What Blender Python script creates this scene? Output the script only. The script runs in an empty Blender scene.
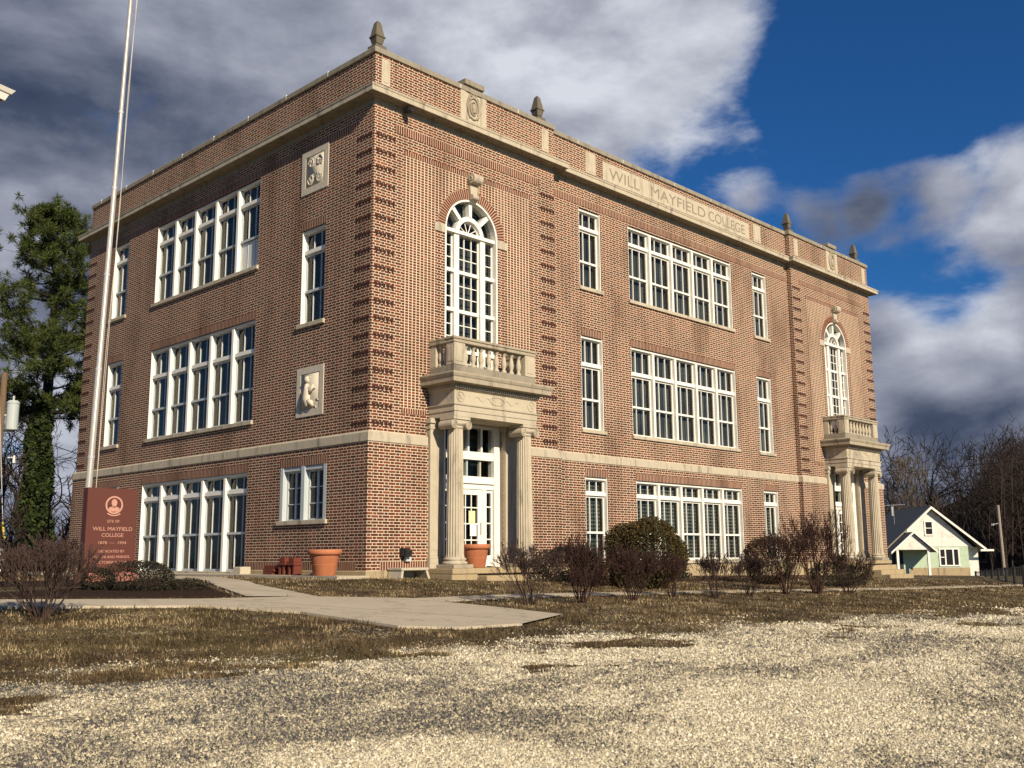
import bpy, math, random
import numpy as np
from mathutils import Vector, Matrix
R = math.radians
sc = bpy.context.scene
COL = sc.collection

# ------------------------------------------------------------------ camera
cam_d = bpy.data.cameras.new('camera'); cam = bpy.data.objects.new('camera', cam_d); COL.objects.link(cam)
CAM = Vector((-14.0509, -18.1783, 0.6294))
fw = Vector((0.70779, 0.68618, 0.167897)); rt = Vector((0.69686, -0.717176, -0.0066657)); up = Vector((-0.115838, -0.121719, 0.985782))
m = Matrix((rt, up, -fw)).transposed().to_4x4(); m.translation = CAM
cam.matrix_world = m
cam_d.sensor_width = 36; cam_d.lens = 36 * 1003.556 / 1024
cam_d.clip_start = 0.05; cam_d.clip_end = 3000
sc.camera = cam

# ------------------------------------------------------------------ light and exposure
SUN_AZ = 194.5; SUN_EL = 28.0            # azimuth clockwise from +Y
sun_dir = Vector((math.sin(R(SUN_AZ)) * math.cos(R(SUN_EL)), math.cos(R(SUN_AZ)) * math.cos(R(SUN_EL)), math.sin(R(SUN_EL))))
sd = bpy.data.lights.new('sun', 'SUN'); sun = bpy.data.objects.new('sun', sd); COL.objects.link(sun)
sd.energy = 5.0; sd.angle = R(0.5); sd.color = (1.0, 0.86, 0.66)
sun.rotation_euler = sun_dir.to_track_quat('Z', 'Y').to_euler()
sc.view_settings.view_transform = 'Standard'; sc.view_settings.look = 'None'
sc.view_settings.exposure = 0.36; sc.view_settings.gamma = 1; sc.view_settings.use_curve_mapping = False
sc.cycles.max_bounces = 6; sc.cycles.diffuse_bounces = 2; sc.cycles.glossy_bounces = 2; sc.cycles.transparent_max_bounces = 8

class NB:
    """small node-tree builder"""
    def __init__(s, tree): s.t = tree; s.n = tree.nodes; s.l = tree.links
    def put(s, sock, v):
        if v is None: return
        if isinstance(v, bpy.types.NodeSocket): s.l.new(v, sock)
        else:
            try: sock.default_value = v
            except Exception:
                sock.default_value = tuple(v) + (1.0,)
    def node(s, ty, ins=None, **props):
        n = s.n.new(ty)
        for k, v in props.items(): setattr(n, k, v)
        for k, v in (ins or {}).items(): s.put(n.inputs[k], v)
        return n
    def m(s, op, a, b=None, c=None, clamp=False):
        n = s.n.new('ShaderNodeMath'); n.operation = op; n.use_clamp = clamp
        s.put(n.inputs[0], a); s.put(n.inputs[1], b)
        if c is not None: s.put(n.inputs[2], c)
        return n.outputs[0]
    def vm(s, op, a, b=None, out=0):
        n = s.n.new('ShaderNodeVectorMath'); n.operation = op
        s.put(n.inputs[0], a); s.put(n.inputs[1], b)
        return n.outputs[out]
    def smooth(s, x, a, b, lo=0.0, hi=1.0):
        n = s.n.new('ShaderNodeMapRange'); n.interpolation_type = 'SMOOTHSTEP'
        s.put(n.inputs[0], x); n.inputs[1].default_value = a; n.inputs[2].default_value = b
        n.inputs[3].default_value = lo; n.inputs[4].default_value = hi
        return n.outputs[0]
    def noise(s, vec, scale, detail=4, rough=0.55, dist=0.0, out=0):
        n = s.n.new('ShaderNodeTexNoise'); s.put(n.inputs['Vector'], vec)
        n.inputs['Scale'].default_value = scale; n.inputs['Detail'].default_value = detail
        n.inputs['Roughness'].default_value = rough; n.inputs['Distortion'].default_value = dist
        return n.outputs[out]
    def mix(s, f, a, b, mode='MIX'):
        n = s.n.new('ShaderNodeMix'); n.data_type = 'RGBA'; n.blend_type = mode
        s.put(n.inputs[0], f)
        for i, v in ((6, a), (7, b)):
            if isinstance(v, bpy.types.NodeSocket): s.l.new(v, n.inputs[i])
            else: n.inputs[i].default_value = tuple(v)[:3] + (1.0,)
        return n.outputs[2]
    def ramp(s, f, stops, interp='LINEAR'):
        n = s.n.new('ShaderNodeValToRGB'); s.put(n.inputs[0], f); e = n.color_ramp.elements
        n.color_ramp.interpolation = interp
        while len(e) < len(stops): e.new(0.5)
        for i, (p, c) in enumerate(stops):
            e[i].position = p; e[i].color = tuple(c)[:3] + (1.0,)
        return n.outputs[0]
    def sep(s, v):
        n = s.n.new('ShaderNodeSeparateXYZ'); s.put(n.inputs[0], v); return n.outputs
    def comb(s, x=0.0, y=0.0, z=0.0):
        n = s.n.new('ShaderNodeCombineXYZ'); s.put(n.inputs[0], x); s.put(n.inputs[1], y); s.put(n.inputs[2], z)
        return n.outputs[0]

# ------------------------------------------------------------------ sky with clouds (world)
world = bpy.data.worlds.new('World'); sc.world = world; world.use_nodes = True
world.node_tree.nodes.clear(); b = NB(world.node_tree)
sky = b.node('ShaderNodeTexSky', sky_type='NISHITA', sun_disc=False, sun_elevation=R(SUN_EL), sun_rotation=R(SUN_AZ),
             altitude=200, air_density=1.0, dust_density=0.3, ozone_density=3.0)
tc = b.node('ShaderNodeTexCoord'); D = tc.outputs['Generated']
Dn = b.vm('NORMALIZE', D); dx, dy, dz = b.sep(Dn)
P2 = b.vm('MULTIPLY', Dn, (1.0, 1.0, 1.9))
def blob(d, deg0, deg1):
    dt = b.vm('DOT_PRODUCT', Dn, tuple(Vector(d).normalized()), out=1)
    return b.smooth(dt, math.cos(R(deg1)), math.cos(R(deg0)))
n1 = b.noise(P2, 5.2, 11, 0.58, 0.15)
n1b = b.noise(b.vm('ADD', P2, (0.0, -0.012, 0.045)), 5.2, 11, 0.58, 0.15)
bill = b.m('SUBTRACT', n1, n1b)
n2 = b.noise(b.vm('ADD', P2, (3.1, 7.7, 1.3)), 3.2, 6, 0.55, 0.2)
cov = b.m('ADD', b.m('MULTIPLY', b.m('SUBTRACT', n1, 0.5), 2.9), 0.44)
for d, a0, a1, w in [((0.451, 0.77, 0.451), 8, 26, 0.75), ((0.66, 0.58, 0.48), 5, 13, 0.45), ((0.862, 0.28, 0.45), 3, 12, -0.95), ((0.80, 0.44, 0.405), 1, 5, -0.35), ((0.775, 0.515, 0.365), 0.5, 4.5, -0.42), ((-0.3, -0.95, 0.4), 35, 95, -0.9),  # wide negative blob clears unseen cloud behind the camera to dim ambient light
                     ((0.904, 0.343, 0.258), 0.8, 4.5, -0.75), ((0.80, 0.485, 0.35), 1, 6, -0.30), ((0.908, 0.275, 0.315), 0.5, 5, 0.95), ((0.880, 0.35, 0.318), 0.5, 3.6, 0.85), ((0.85, 0.405, 0.325), 0.4, 3.0, 0.42), ((0.815, 0.455, 0.355), 0.4, 3.0, 0.30),
                     ((0.788, 0.49, 0.372), 0.5, 4.5, 0.60), ((0.932, 0.335, 0.15), 4, 10, 0.70), ((0.35, 0.92, 0.12), 4, 14, 0.3)]:
    cov = b.m('ADD', cov, b.m('MULTIPLY', blob(d, a0, a1), w))
dens = b.smooth(cov, 0.05, 0.75)
# cloud light: brighter tops, slate undersides
lum = b.m('ADD', b.m('MULTIPLY', b.m('SUBTRACT', n2, 0.5), 0.75), b.m('ADD', b.m('MULTIPLY', b.m('SUBTRACT', n1, 0.5), 0.35), b.m('MULTIPLY', bill, 0.65)))
for d, a0, a1, w in [((0.68, 0.56, 0.47), 3, 16, 0.36), ((0.37, 0.86, 0.335), 2, 11, -0.15), ((0.40, 0.77, 0.49), 2, 12, 0.16), ((0.93, 0.338, 0.128), 1, 4.2, -0.28), ((0.924, 0.33, 0.19), 0.5, 4.5, 0.36),
                     ((0.908, 0.278, 0.31), 1, 5, 0.34), ((0.945, 0.31, 0.09), 0.5, 2.5, 0.12), ((0.30, 0.91, 0.285), 0.5, 3, 0.38), ((0.37, 0.92, 0.10), 1, 6, 0.30), ((0.90, 0.40, 0.235), 0.3, 2.5, 0.12)]:
    lum = b.m('ADD', lum, b.m('MULTIPLY', blob(d, a0, a1), w))
lum = b.m('ADD', lum, b.m('MULTIPLY', b.m('SUBTRACT', 1.0, dens), 0.22))
ccol = b.ramp(b.m('ADD', lum, 0.5), [(0.0, (0.018, 0.03, 0.07)), (0.3, (0.06, 0.08, 0.135)), (0.52, (0.19, 0.21, 0.28)), (0.75, (0.36, 0.38, 0.46)), (1.0, (0.66, 0.69, 0.76))])
blue = b.mix(1.0, sky.outputs[0], (0.20, 0.58, 1.0), 'MULTIPLY')
bg1 = b.node('ShaderNodeBackground', {0: blue, 1: 0.062})
bg2 = b.node('ShaderNodeBackground', {0: ccol, 1: 0.80})
mx = b.node('ShaderNodeMixShader', {0: dens, 1: bg1.outputs[0], 2: bg2.outputs[0]})
wo = b.node('ShaderNodeOutputWorld', {0: mx.outputs[0]})

# ------------------------------------------------------------------ materials
MATS = {}
def newmat(name):
    mt = bpy.data.materials.new(name); mt.use_nodes = True; mt.node_tree.nodes.clear()
    MATS[name] = mt; return mt, NB(mt.node_tree)
def finish(bb, col, rough=0.8, spec=0.3, bump=None, bstr=0.3, bdist=0.01, metal=0.0, extra=None):
    ins = {'Base Color': col, 'Roughness': rough, 'Specular IOR Level': spec, 'Metallic': metal}
    if bump is not None:
        bn = bb.node('ShaderNodeBump', {'Height': bump, 'Strength': bstr, 'Distance': bdist}); ins['Normal'] = bn.outputs[0]
    p = bb.node('ShaderNodeBsdfPrincipled', ins)
    bb.node('ShaderNodeOutputMaterial', {0: p.outputs[0]}); return p
def objco(bb): return bb.node('ShaderNodeTexCoord').outputs['Object']
def plain(name, col, rough=0.7, var=0.25, scale=6.0, spec=0.3, bump=0.2, bdist=0.01, metal=0.0):
    mt, bb = newmat(name); co = objco(bb); n = bb.noise(co, scale, 6, 0.6)
    c = bb.mix(n, tuple(x * (1 - var) for x in col), tuple(min(1, x * (1 + var)) for x in col))
    finish(bb, c, rough, spec, n, bump, bdist, metal); return mt

def brick(name, kind='flemish'):
    mt, bb = newmat(name); co = objco(bb); x, y, z = bb.sep(co)
    nx = bb.m('ABSOLUTE', bb.sep(bb.node('ShaderNodeNewGeometry').outputs['True Normal'])[0])
    side = bb.m('GREATER_THAN', nx, 0.5)
    u = bb.m('ADD', bb.m('MULTIPLY', side, y), bb.m('MULTIPLY', bb.m('SUBTRACT', 1.0, side), x))
    u = bb.m('ADD', u, 100.0)
    h = 0.0687; v = bb.m('DIVIDE', bb.m('ADD', z, 10.0), h); row = bb.m('FLOOR', v); fv = bb.m('FRACT', v)
    J = 0.0080
    dv = bb.m('MULTIPLY', bb.m('MINIMUM', fv, bb.m('SUBTRACT', 1.0, fv)), h)
    if kind == 'flemish':
        per = 0.325; odd = bb.m('MODULO', row, 2.0)
        uu = bb.m('ADD', bb.m('DIVIDE', u, per), bb.m('MULTIPLY', odd, 0.5))
        colm = bb.m('FLOOR', uu); fu = bb.m('FRACT', uu); hd = bb.m('LESS_THAN', fu, 0.335)
        du = bb.m('MULTIPLY', bb.m('MINIMUM', bb.m('MINIMUM', fu, bb.m('SUBTRACT', 1.0, fu)), bb.m('ABSOLUTE', bb.m('SUBTRACT', fu, 0.335))), per)
    else:
        per = 0.118 if kind == 'stack' else 0.0735
        uu = bb.m('DIVIDE', u, per); colm = bb.m('FLOOR', uu); fu = bb.m('FRACT', uu); hd = 0.0
        du = bb.m('MULTIPLY', bb.m('MINIMUM', fu, bb.m('SUBTRACT', 1.0, fu)), per)
        if kind == 'soldier': dv = 1.0; row = 0.0
    if kind == 'stack': du = bb.m('MULTIPLY', du, 0.62)
    d = bb.m('MINIMUM', du, dv)
    mort = bb.smooth(d, J - 0.0025, J + 0.0025, 1.0, 0.0)
    wn = bb.node('ShaderNodeTexWhiteNoise', {'Vector': bb.comb(colm, row, bb.m('ADD', side, bb.m('MULTIPLY', hd, 3.0) if kind == 'flemish' else 0.0))}, noise_dimensions='3D')
    rnd = wn.outputs[0]
    st = bb.ramp(rnd, [(0.0, (0.05, 0.012, 0.008)), (0.35, (0.105, 0.022, 0.012)), (0.7, (0.150, 0.034, 0.017)), (0.92, (0.22, 0.062, 0.028)), (1.0, (0.05, 0.02, 0.018))])
    if kind == 'flemish':
        hc = bb.ramp(rnd, [(0.0, (0.018, 0.011, 0.010)), (0.45, (0.045, 0.017, 0.012)), (0.75, (0.09, 0.024, 0.013)), (1.0, (0.17, 0.042, 0.02))])
        bc = bb.mix(hd, st, hc)
    elif kind == 'soldier':
        bc = bb.mix(0.35, st, (0.12, 0.04, 0.03))
    else: bc = st
    if kind == 'dark': pass
    grit = bb.noise(co, 55, 4, 0.7)
    bc = bb.mix(0.22, bc, bb.mix(grit, (0.04, 0.015, 0.012), (0.32, 0.11, 0.06)))
    mc = bb.mix(bb.noise(co, 30, 3, 0.6), (0.54, 0.435, 0.295), (0.78, 0.66, 0.475))
    c = bb.mix(mort, bc, mc)
    wz = bb.noise(bb.vm('MULTIPLY', co, (0.6, 0.6, 0.22)), 1.4, 5, 0.6)
    c = bb.mix(1.0, c, bb.ramp(wz, [(0.3, (0.60, 0.57, 0.55)), (0.5, (0.95, 0.95, 0.95)), (0.62, (1, 1, 1)), (0.78, (1.0, 0.93, 0.85))]), 'MULTIPLY')
    hgt = bb.m('ADD', bb.m('SUBTRACT', 1.0, mort), bb.m('MULTIPLY', grit, 0.25))
    finish(bb, c, 0.9, 0.2, hgt, 0.6, 0.008)
    return mt
brick('brick_flemish'); brick('brick_stack', 'stack'); brick('brick_soldier', 'soldier')
plain('brick_recess_shade', (0.042, 0.016, 0.011), 0.9, 0.4, 25)  # dark colour stands in for shade in the quoin recesses
plain('voussoir', (0.15, 0.038, 0.017), 0.9, 0.5, 9)
plain('mortar', (0.50, 0.41, 0.30), 0.95, 0.2, 20)
plain('paver', (0.14, 0.036, 0.022), 0.9, 0.3, 12)

def stone(name, lo, hi, stain, amount):
    mt, bb = newmat(name); co = objco(bb)
    n = bb.noise(co, 5, 7, 0.62); c = bb.mix(n, lo, hi)
    st = bb.noise(bb.vm('MULTIPLY', co, (1.0, 1.0, 0.16)), 4.0, 6, 0.65, 0.4)
    c = bb.mix(bb.m('MULTIPLY', bb.smooth(st, 0.5, 0.72), amount), c, stain)
    fine = bb.noise(co, 60, 3, 0.6)
    c = bb.mix(0.18, c, bb.mix(fine, (0.10, 0.085, 0.06), (0.75, 0.65, 0.48)))
    finish(bb, c, 0.88, 0.25, bb.m('ADD', n, bb.m('MULTIPLY', fine, 0.3)), 0.35, 0.02); return mt
stone('limestone', (0.38, 0.325, 0.235), (0.55, 0.485, 0.365), (0.11, 0.095, 0.075), 0.75)
stone('pale_stone', (0.52, 0.46, 0.36), (0.66, 0.60, 0.48), (0.2, 0.17, 0.13), 0.4)
stone('coping_stone', (0.25, 0.215, 0.155), (0.44, 0.375, 0.27), (0.055, 0.05, 0.042), 0.75)
stone('sooty_stone', (0.045, 0.038, 0.028), (0.10, 0.085, 0.06), (0.02, 0.018, 0.016), 0.8)
stone('weathered_and_shaded_stone', (0.15, 0.135, 0.105), (0.30, 0.265, 0.20), (0.04, 0.036, 0.03), 0.8)  # weathered coping, balcony and caps; also painted shade on frieze and soffit
stone('foundation', (0.29, 0.215, 0.115), (0.44, 0.335, 0.185), (0.08, 0.06, 0.035), 0.8)
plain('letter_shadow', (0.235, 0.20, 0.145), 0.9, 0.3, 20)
plain('white_paint', (0.80, 0.77, 0.68), 0.45, 0.07, 3, 0.35, 0.05)
plain('grey_and_shaded_white', (0.46, 0.50, 0.50), 0.5, 0.1, 3, 0.35, 0.05)  # grey metal box; also the shaded tone of the white side sashes
plain('white_panel', (0.62, 0.62, 0.58), 0.6, 0.1, 2)
plain('paper', (0.8, 0.79, 0.74), 0.8, 0.03, 4); plain('paper_yellow', (0.75, 0.70, 0.36), 0.8, 0.03, 4)
plain('black_metal', (0.02, 0.02, 0.02), 0.5, 0.3, 10)
plain('galvanised', (0.55, 0.54, 0.52), 0.35, 0.15, 4, 0.5, 0.05, 0.01, 0.3)
plain('pole_paint', (0.40, 0.375, 0.33), 0.35, 0.12, 2.5, 0.5, 0.05, 0.01, 0.15)
plain('rope', (0.6, 0.55, 0.45), 0.9, 0.2, 30)
plain('terracotta', (0.42, 0.15, 0.07), 0.85, 0.35, 3.5)
plain('potting_soil', (0.03, 0.02, 0.013), 0.95, 0.4, 20)
plain('granite_red', (0.10, 0.027, 0.016), 0.6, 0.5, 45, 0.4, 0.3, 0.004)
plain('granite_pink', (0.36, 0.15, 0.11), 0.8, 0.35, 40)
plain('granite_light', (0.50, 0.26, 0.19), 0.85, 0.2, 40)
plain('wood_pole', (0.16, 0.105, 0.06), 0.9, 0.35, 8); plain('grey_wood', (0.30, 0.26, 0.21), 0.9, 0.3, 8)
plain('transformer_grey', (0.42, 0.46, 0.44), 0.5, 0.1, 4); plain('yellow_plastic', (0.62, 0.46, 0.03), 0.5, 0.1, 4)
plain('bark', (0.022, 0.017, 0.014), 0.95, 0.5, 9); plain('bark_pale', (0.085, 0.068, 0.052), 0.95, 0.5, 7)
plain('twig', (0.050, 0.030, 0.024), 0.9, 0.5, 12); plain('twig_red', (0.045, 0.022, 0.016), 0.9, 0.5, 12)
plain('twig_wood', (0.036, 0.024, 0.019), 0.95, 0.5, 0.3)
plain('shingle', (0.24, 0.215, 0.175), 0.9, 0.35, 6, 0.2, 0.4); plain('roof_tar', (0.05, 0.05, 0.05), 0.95)
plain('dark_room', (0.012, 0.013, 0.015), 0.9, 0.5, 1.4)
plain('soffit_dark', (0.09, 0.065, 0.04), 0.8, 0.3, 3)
plain('concrete_block', (0.45, 0.40, 0.30), 0.9, 0.2, 14)

def siding(name, col, pitch, wear=0.25):
    mt, bb = newmat(name); co = objco(bb); z = bb.sep(co)[2]
    f = bb.m('FRACT', bb.m('DIVIDE', bb.m('ADD', z, 20.0), pitch))
    n = bb.noise(co, 1.6, 6, 0.65, 0.3)
    c = bb.mix(bb.m('MULTIPLY', bb.smooth(n, 0.5, 0.72), wear), col, (0.25, 0.20, 0.14))
    finish(bb, c, 0.7, 0.3, f, 0.8, 0.02); return mt
siding('siding_white', (0.74, 0.72, 0.63), 0.16, 0.6); siding('siding_green', (0.46, 0.57, 0.41), 0.2, 0.45)

def leafmat(name, cols, scale=1.2, rough=0.7, trans=0.25):
    mt, bb = newmat(name); co = objco(bb)
    rnd = bb.node('ShaderNodeNewGeometry').outputs['Random Per Island']
    n = bb.noise(co, scale, 4, 0.6)
    f = bb.m('ADD', bb.m('MULTIPLY', rnd, 0.55), bb.m('MULTIPLY', n, 0.45))
    if 'grass' in name: f = bb.m('ADD', bb.m('MULTIPLY', rnd, 0.45), bb.smooth(n, 0.36, 0.66, 0.0, 0.55))
    if name == 'pebble':
        pt = bb.noise(bb.vm('MULTIPLY', co, (0.55, 1.0, 1.0)), 0.42, 6, 0.62, 0.6)
        f = bb.m('ADD', bb.m('MULTIPLY', rnd, 0.66), bb.smooth(bb.m('ADD', bb.m('MULTIPLY', pt, 0.75), bb.m('MULTIPLY', bb.noise(co, 5.0, 5, 0.7), 0.25)), 0.43, 0.60, 0.36, -0.04))
    c = bb.ramp(f, [(i / (len(cols) - 1) * 0.7 + 0.15, cc) for i, cc in enumerate(cols)])
    p = bb.node('ShaderNodeBsdfPrincipled', {'Base Color': c, 'Roughness': rough, 'Specular IOR Level': 0.25})
    tr = bb.node('ShaderNodeBsdfTranslucent', {0: c})
    mx = bb.node('ShaderNodeMixShader', {0: trans, 1: p.outputs[0], 2: tr.outputs[0]})
    bb.node('ShaderNodeOutputMaterial', {0: mx.outputs[0]}); return mt
leafmat('pine_needles', [(0.020, 0.032, 0.008), (0.045, 0.065, 0.014), (0.085, 0.105, 0.022), (0.13, 0.145, 0.035)], 0.6)
leafmat('ivy', [(0.008, 0.017, 0.004), (0.018, 0.033, 0.008), (0.042, 0.062, 0.014), (0.085, 0.10, 0.022)], 0.8)
leafmat('yew', [(0.014, 0.015, 0.006), (0.042, 0.038, 0.011), (0.090, 0.066, 0.019), (0.15, 0.080, 0.026)], 1.5)
leafmat('yew_brown', [(0.018, 0.014, 0.008), (0.035, 0.024, 0.012), (0.06, 0.036, 0.017), (0.085, 0.05, 0.02)], 1.5)
leafmat('juniper', [(0.014, 0.014, 0.010), (0.028, 0.026, 0.016), (0.05, 0.045, 0.025), (0.075, 0.06, 0.035)], 2)
leafmat('dead_leaf', [(0.022, 0.011, 0.008), (0.04, 0.02, 0.013), (0.065, 0.033, 0.02), (0.11, 0.06, 0.03)], 2)
leafmat('dry_grass_blade', [(0.045, 0.030, 0.016), (0.11, 0.074, 0.036), (0.22, 0.152, 0.078), (0.50, 0.385, 0.21)], 1.6)
leafmat('green_grass_blade', [(0.035, 0.036, 0.012), (0.08, 0.08, 0.02), (0.17, 0.15, 0.045), (0.30, 0.24, 0.09)], 1.2)
leafmat('pebble', [(0.065, 0.062, 0.06), (0.19, 0.175, 0.145), (0.43, 0.365, 0.235), (0.64, 0.55, 0.355), (0.80, 0.72, 0.53)], 1.3, 0.85, 0.0)

# glass: thin, clear pane over a dark room
mt, bb = newmat('glass')
lw = bb.node('ShaderNodeFresnel', {0: 1.5}); co = objco(bb)
bn = bb.node('ShaderNodeBump', {'Height': bb.noise(co, 1.3, 2, 0.5), 'Strength': 0.12, 'Distance': 0.05})
tr = bb.node('ShaderNodeBsdfTransparent', {0: (0.72, 0.76, 0.76, 1)})
gl = bb.node('ShaderNodeBsdfGlossy', {0: (1.0, 0.94, 0.86, 1), 'Roughness': 0.03, 'Normal': bn.outputs[0]})
mx = bb.node('ShaderNodeMixShader', {0: bb.m('MINIMUM', bb.m('MULTIPLY', lw.outputs[0], 0.7), 1.0), 1: tr.outputs[0], 2: gl.outputs[0]})
bb.node('ShaderNodeOutputMaterial', {0: mx.outputs[0]})
# interiors seen through the panes
def interior(name, a, c2, period, axis):
    mt, bb = newmat(name); co = objco(bb); s = bb.sep(co)
    v = s[2] if axis == 'z' else bb.m('ADD', s[0], s[1])
    f = bb.m('FRACT', bb.m('DIVIDE', bb.m('ADD', v, 50.0), period))
    w = bb.smooth(bb.m('ABSOLUTE', bb.m('SUBTRACT', f, 0.5)), 0.2, 0.38)
    n = bb.noise(co, 0.9, 3, 0.5)
    c = bb.mix(w, a, c2); c = bb.mix(1.0, c, bb.ramp(n, [(0.35, (0.5, 0.5, 0.51)), (0.7, (1.25, 1.25, 1.22))]), 'MULTIPLY')
    finish(bb, c, 0.9, 0.1); return mt
interior('blind_slats', (0.06, 0.065, 0.06), (0.22, 0.22, 0.19), 0.11, 'z')
interior('curtain', (0.07, 0.078, 0.082), (0.115, 0.122, 0.125), 0.55, 'u')

# ground: gravel lot, dead grass, bare soil by position
def gmask(bb, co):
    e = bb.node('ShaderNodeAttribute', attribute_name='lot_edge').outputs['Fac']
    n2 = bb.noise(co, 4.5, 5, 0.7)
    return bb.smooth(bb.m('ADD', e, bb.m('MULTIPLY', bb.m('SUBTRACT', n2, 0.5), -1.6)), -0.25, 0.25, 1.0, 0.0)
mt, bb = newmat('ground'); co = objco(bb)
gm = gmask(bb, co)
vor = bb.node('ShaderNodeTexVoronoi', {'Vector': co, 'Scale': 42.0}); vor2 = bb.node('ShaderNodeTexVoronoi', {'Vector': co, 'Scale': 120.0})
vr = bb.sep(vor.outputs['Color'])[0]; vr2 = bb.sep(vor2.outputs['Color'])[1]
patch = bb.noise(bb.vm('MULTIPLY', co, (0.55, 1.0, 1.0)), 0.42, 6, 0.62, 0.6)
mid = bb.noise(co, 5.0, 5, 0.7)
tone = bb.m('ADD', bb.m('MULTIPLY', vr, 0.62), bb.m('MULTIPLY', bb.m('SUBTRACT', 1.0, bb.smooth(bb.m('ADD', bb.m('MULTIPLY', patch, 0.75), bb.m('MULTIPLY', mid, 0.25)), 0.44, 0.62)), 0.38))
stonec = bb.ramp(vr, [(0.0, (0.42, 0.34, 0.20)), (0.5, (0.70, 0.59, 0.38)), (1.0, (0.86, 0.78, 0.58))])
gravelc = bb.ramp(tone, [(0.0, (0.055, 0.052, 0.05)), (0.28, (0.15, 0.14, 0.125)), (0.46, (0.34, 0.29, 0.21)), (0.62, (0.62, 0.52, 0.34)), (0.85, (0.80, 0.70, 0.48)), (1.0, (0.86, 0.80, 0.64))])
fine2 = bb.sep(vor2.outputs['Color'])[1]
gravelc = bb.mix(0.35, gravelc, bb.mix(1.0, gravelc, bb.ramp(fine2, [(0.0, (0.35, 0.33, 0.30)), (0.6, (1, 1, 1)), (1.0, (1.25, 1.22, 1.15))]), 'MULTIPLY'))
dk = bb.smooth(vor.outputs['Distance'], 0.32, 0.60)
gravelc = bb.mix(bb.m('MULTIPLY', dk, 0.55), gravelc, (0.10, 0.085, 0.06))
tuft = bb.noise(co, 26, 5, 0.75)
grassn = bb.noise(co, 0.7, 5, 0.62, 0.3)
grassc = bb.ramp(bb.m('ADD', bb.m('MULTIPLY', tuft, 0.6), bb.m('MULTIPLY', grassn, 0.4)), [(0.36, (0.018, 0.013, 0.007)), (0.48, (0.06, 0.042, 0.020)), (0.58, (0.16, 0.115, 0.052)), (0.7, (0.38, 0.29, 0.14))])
greenm = bb.smooth(bb.noise(co, 0.33, 4, 0.6), 0.52, 0.66)
grassc = bb.mix(bb.m('MULTIPLY', greenm, 0.25), grassc, bb.mix(tuft, (0.05, 0.055, 0.015), (0.17, 0.17, 0.05)))
stray = bb.m('MULTIPLY', bb.m('GREATER_THAN', vr, 0.86), bb.smooth(bb.noise(co, 1.1, 4, 0.6), 0.5, 0.62))
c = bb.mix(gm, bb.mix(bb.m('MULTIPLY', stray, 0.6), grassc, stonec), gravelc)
hb = bb.m('ADD', bb.m('MULTIPLY', bb.m('SUBTRACT', 1.0, vor.outputs['Distance']), gm), bb.m('MULTIPLY', tuft, bb.m('SUBTRACT', 1.3, gm)))
finish(bb, c, 0.95, 0.15, hb, 0.7, 0.016)

mt, bb = newmat('concrete'); co = objco(bb); n = bb.noise(co, 1.1, 8, 0.68, 0.3); n2 = bb.noise(co, 60, 3, 0.6); x, y, z = bb.sep(co)
c = bb.mix(n, (0.34, 0.285, 0.20), (0.56, 0.485, 0.355)); c = bb.mix(0.2, c, bb.mix(n2, (0.12, 0.1, 0.07), (0.7, 0.62, 0.5)))
st = bb.smooth(bb.noise(bb.vm('ADD', co, (7, 3, 0)), 0.8, 6, 0.7), 0.56, 0.70); c = bb.mix(bb.m('MULTIPLY', st, 0.5), c, (0.20, 0.155, 0.10))
wob = bb.m('MULTIPLY', bb.m('SUBTRACT', bb.noise(co, 2.0, 4, 0.6), 0.5), 0.06)
def joint(t, per): 
    f = bb.m('FRACT', bb.m('DIVIDE', bb.m('ADD', bb.m('ADD', t, wob), 60.0), per)); d = bb.m('MULTIPLY', bb.m('MINIMUM', f, bb.m('SUBTRACT', 1.0, f)), per)
    return bb.smooth(d, 0.008, 0.022, 1.0, 0.0)
cr = bb.node('ShaderNodeTexVoronoi', {'Vector': bb.vm('ADD', co, bb.noise(co, 3, 4, 0.6, out=1)), 'Scale': 0.5}, feature='DISTANCE_TO_EDGE').outputs[0]
jt = bb.m('MAXIMUM', joint(bb.m('ADD', bb.m('MULTIPLY', x, 0.9), bb.m('MULTIPLY', y, 0.42)), 1.9), bb.smooth(cr, 0.003, 0.010, 0.6, 0.0))
c = bb.mix(bb.m('MULTIPLY', jt, 0.75), c, (0.09, 0.075, 0.05))
finish(bb, c, 0.92, 0.2, bb.m('SUBTRACT', n2, jt), 0.4, 0.008)
mt, bb = newmat('mulch'); co = objco(bb); n = bb.noise(co, 22, 6, 0.75)
finish(bb, bb.ramp(n, [(0.3, (0.012, 0.008, 0.006)), (0.55, (0.05, 0.03, 0.02)), (0.75, (0.14, 0.09, 0.05))]), 0.95, 0.1, n, 1.0, 0.05)
mt, bb = newmat('wooded_hill'); co = objco(bb); n = bb.noise(co, 0.25, 6, 0.7)
finish(bb, bb.ramp(n, [(0.3, (0.010, 0.008, 0.007)), (0.55, (0.03, 0.021, 0.016)), (0.8, (0.055, 0.036, 0.025))]), 0.95, 0.05)

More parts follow.
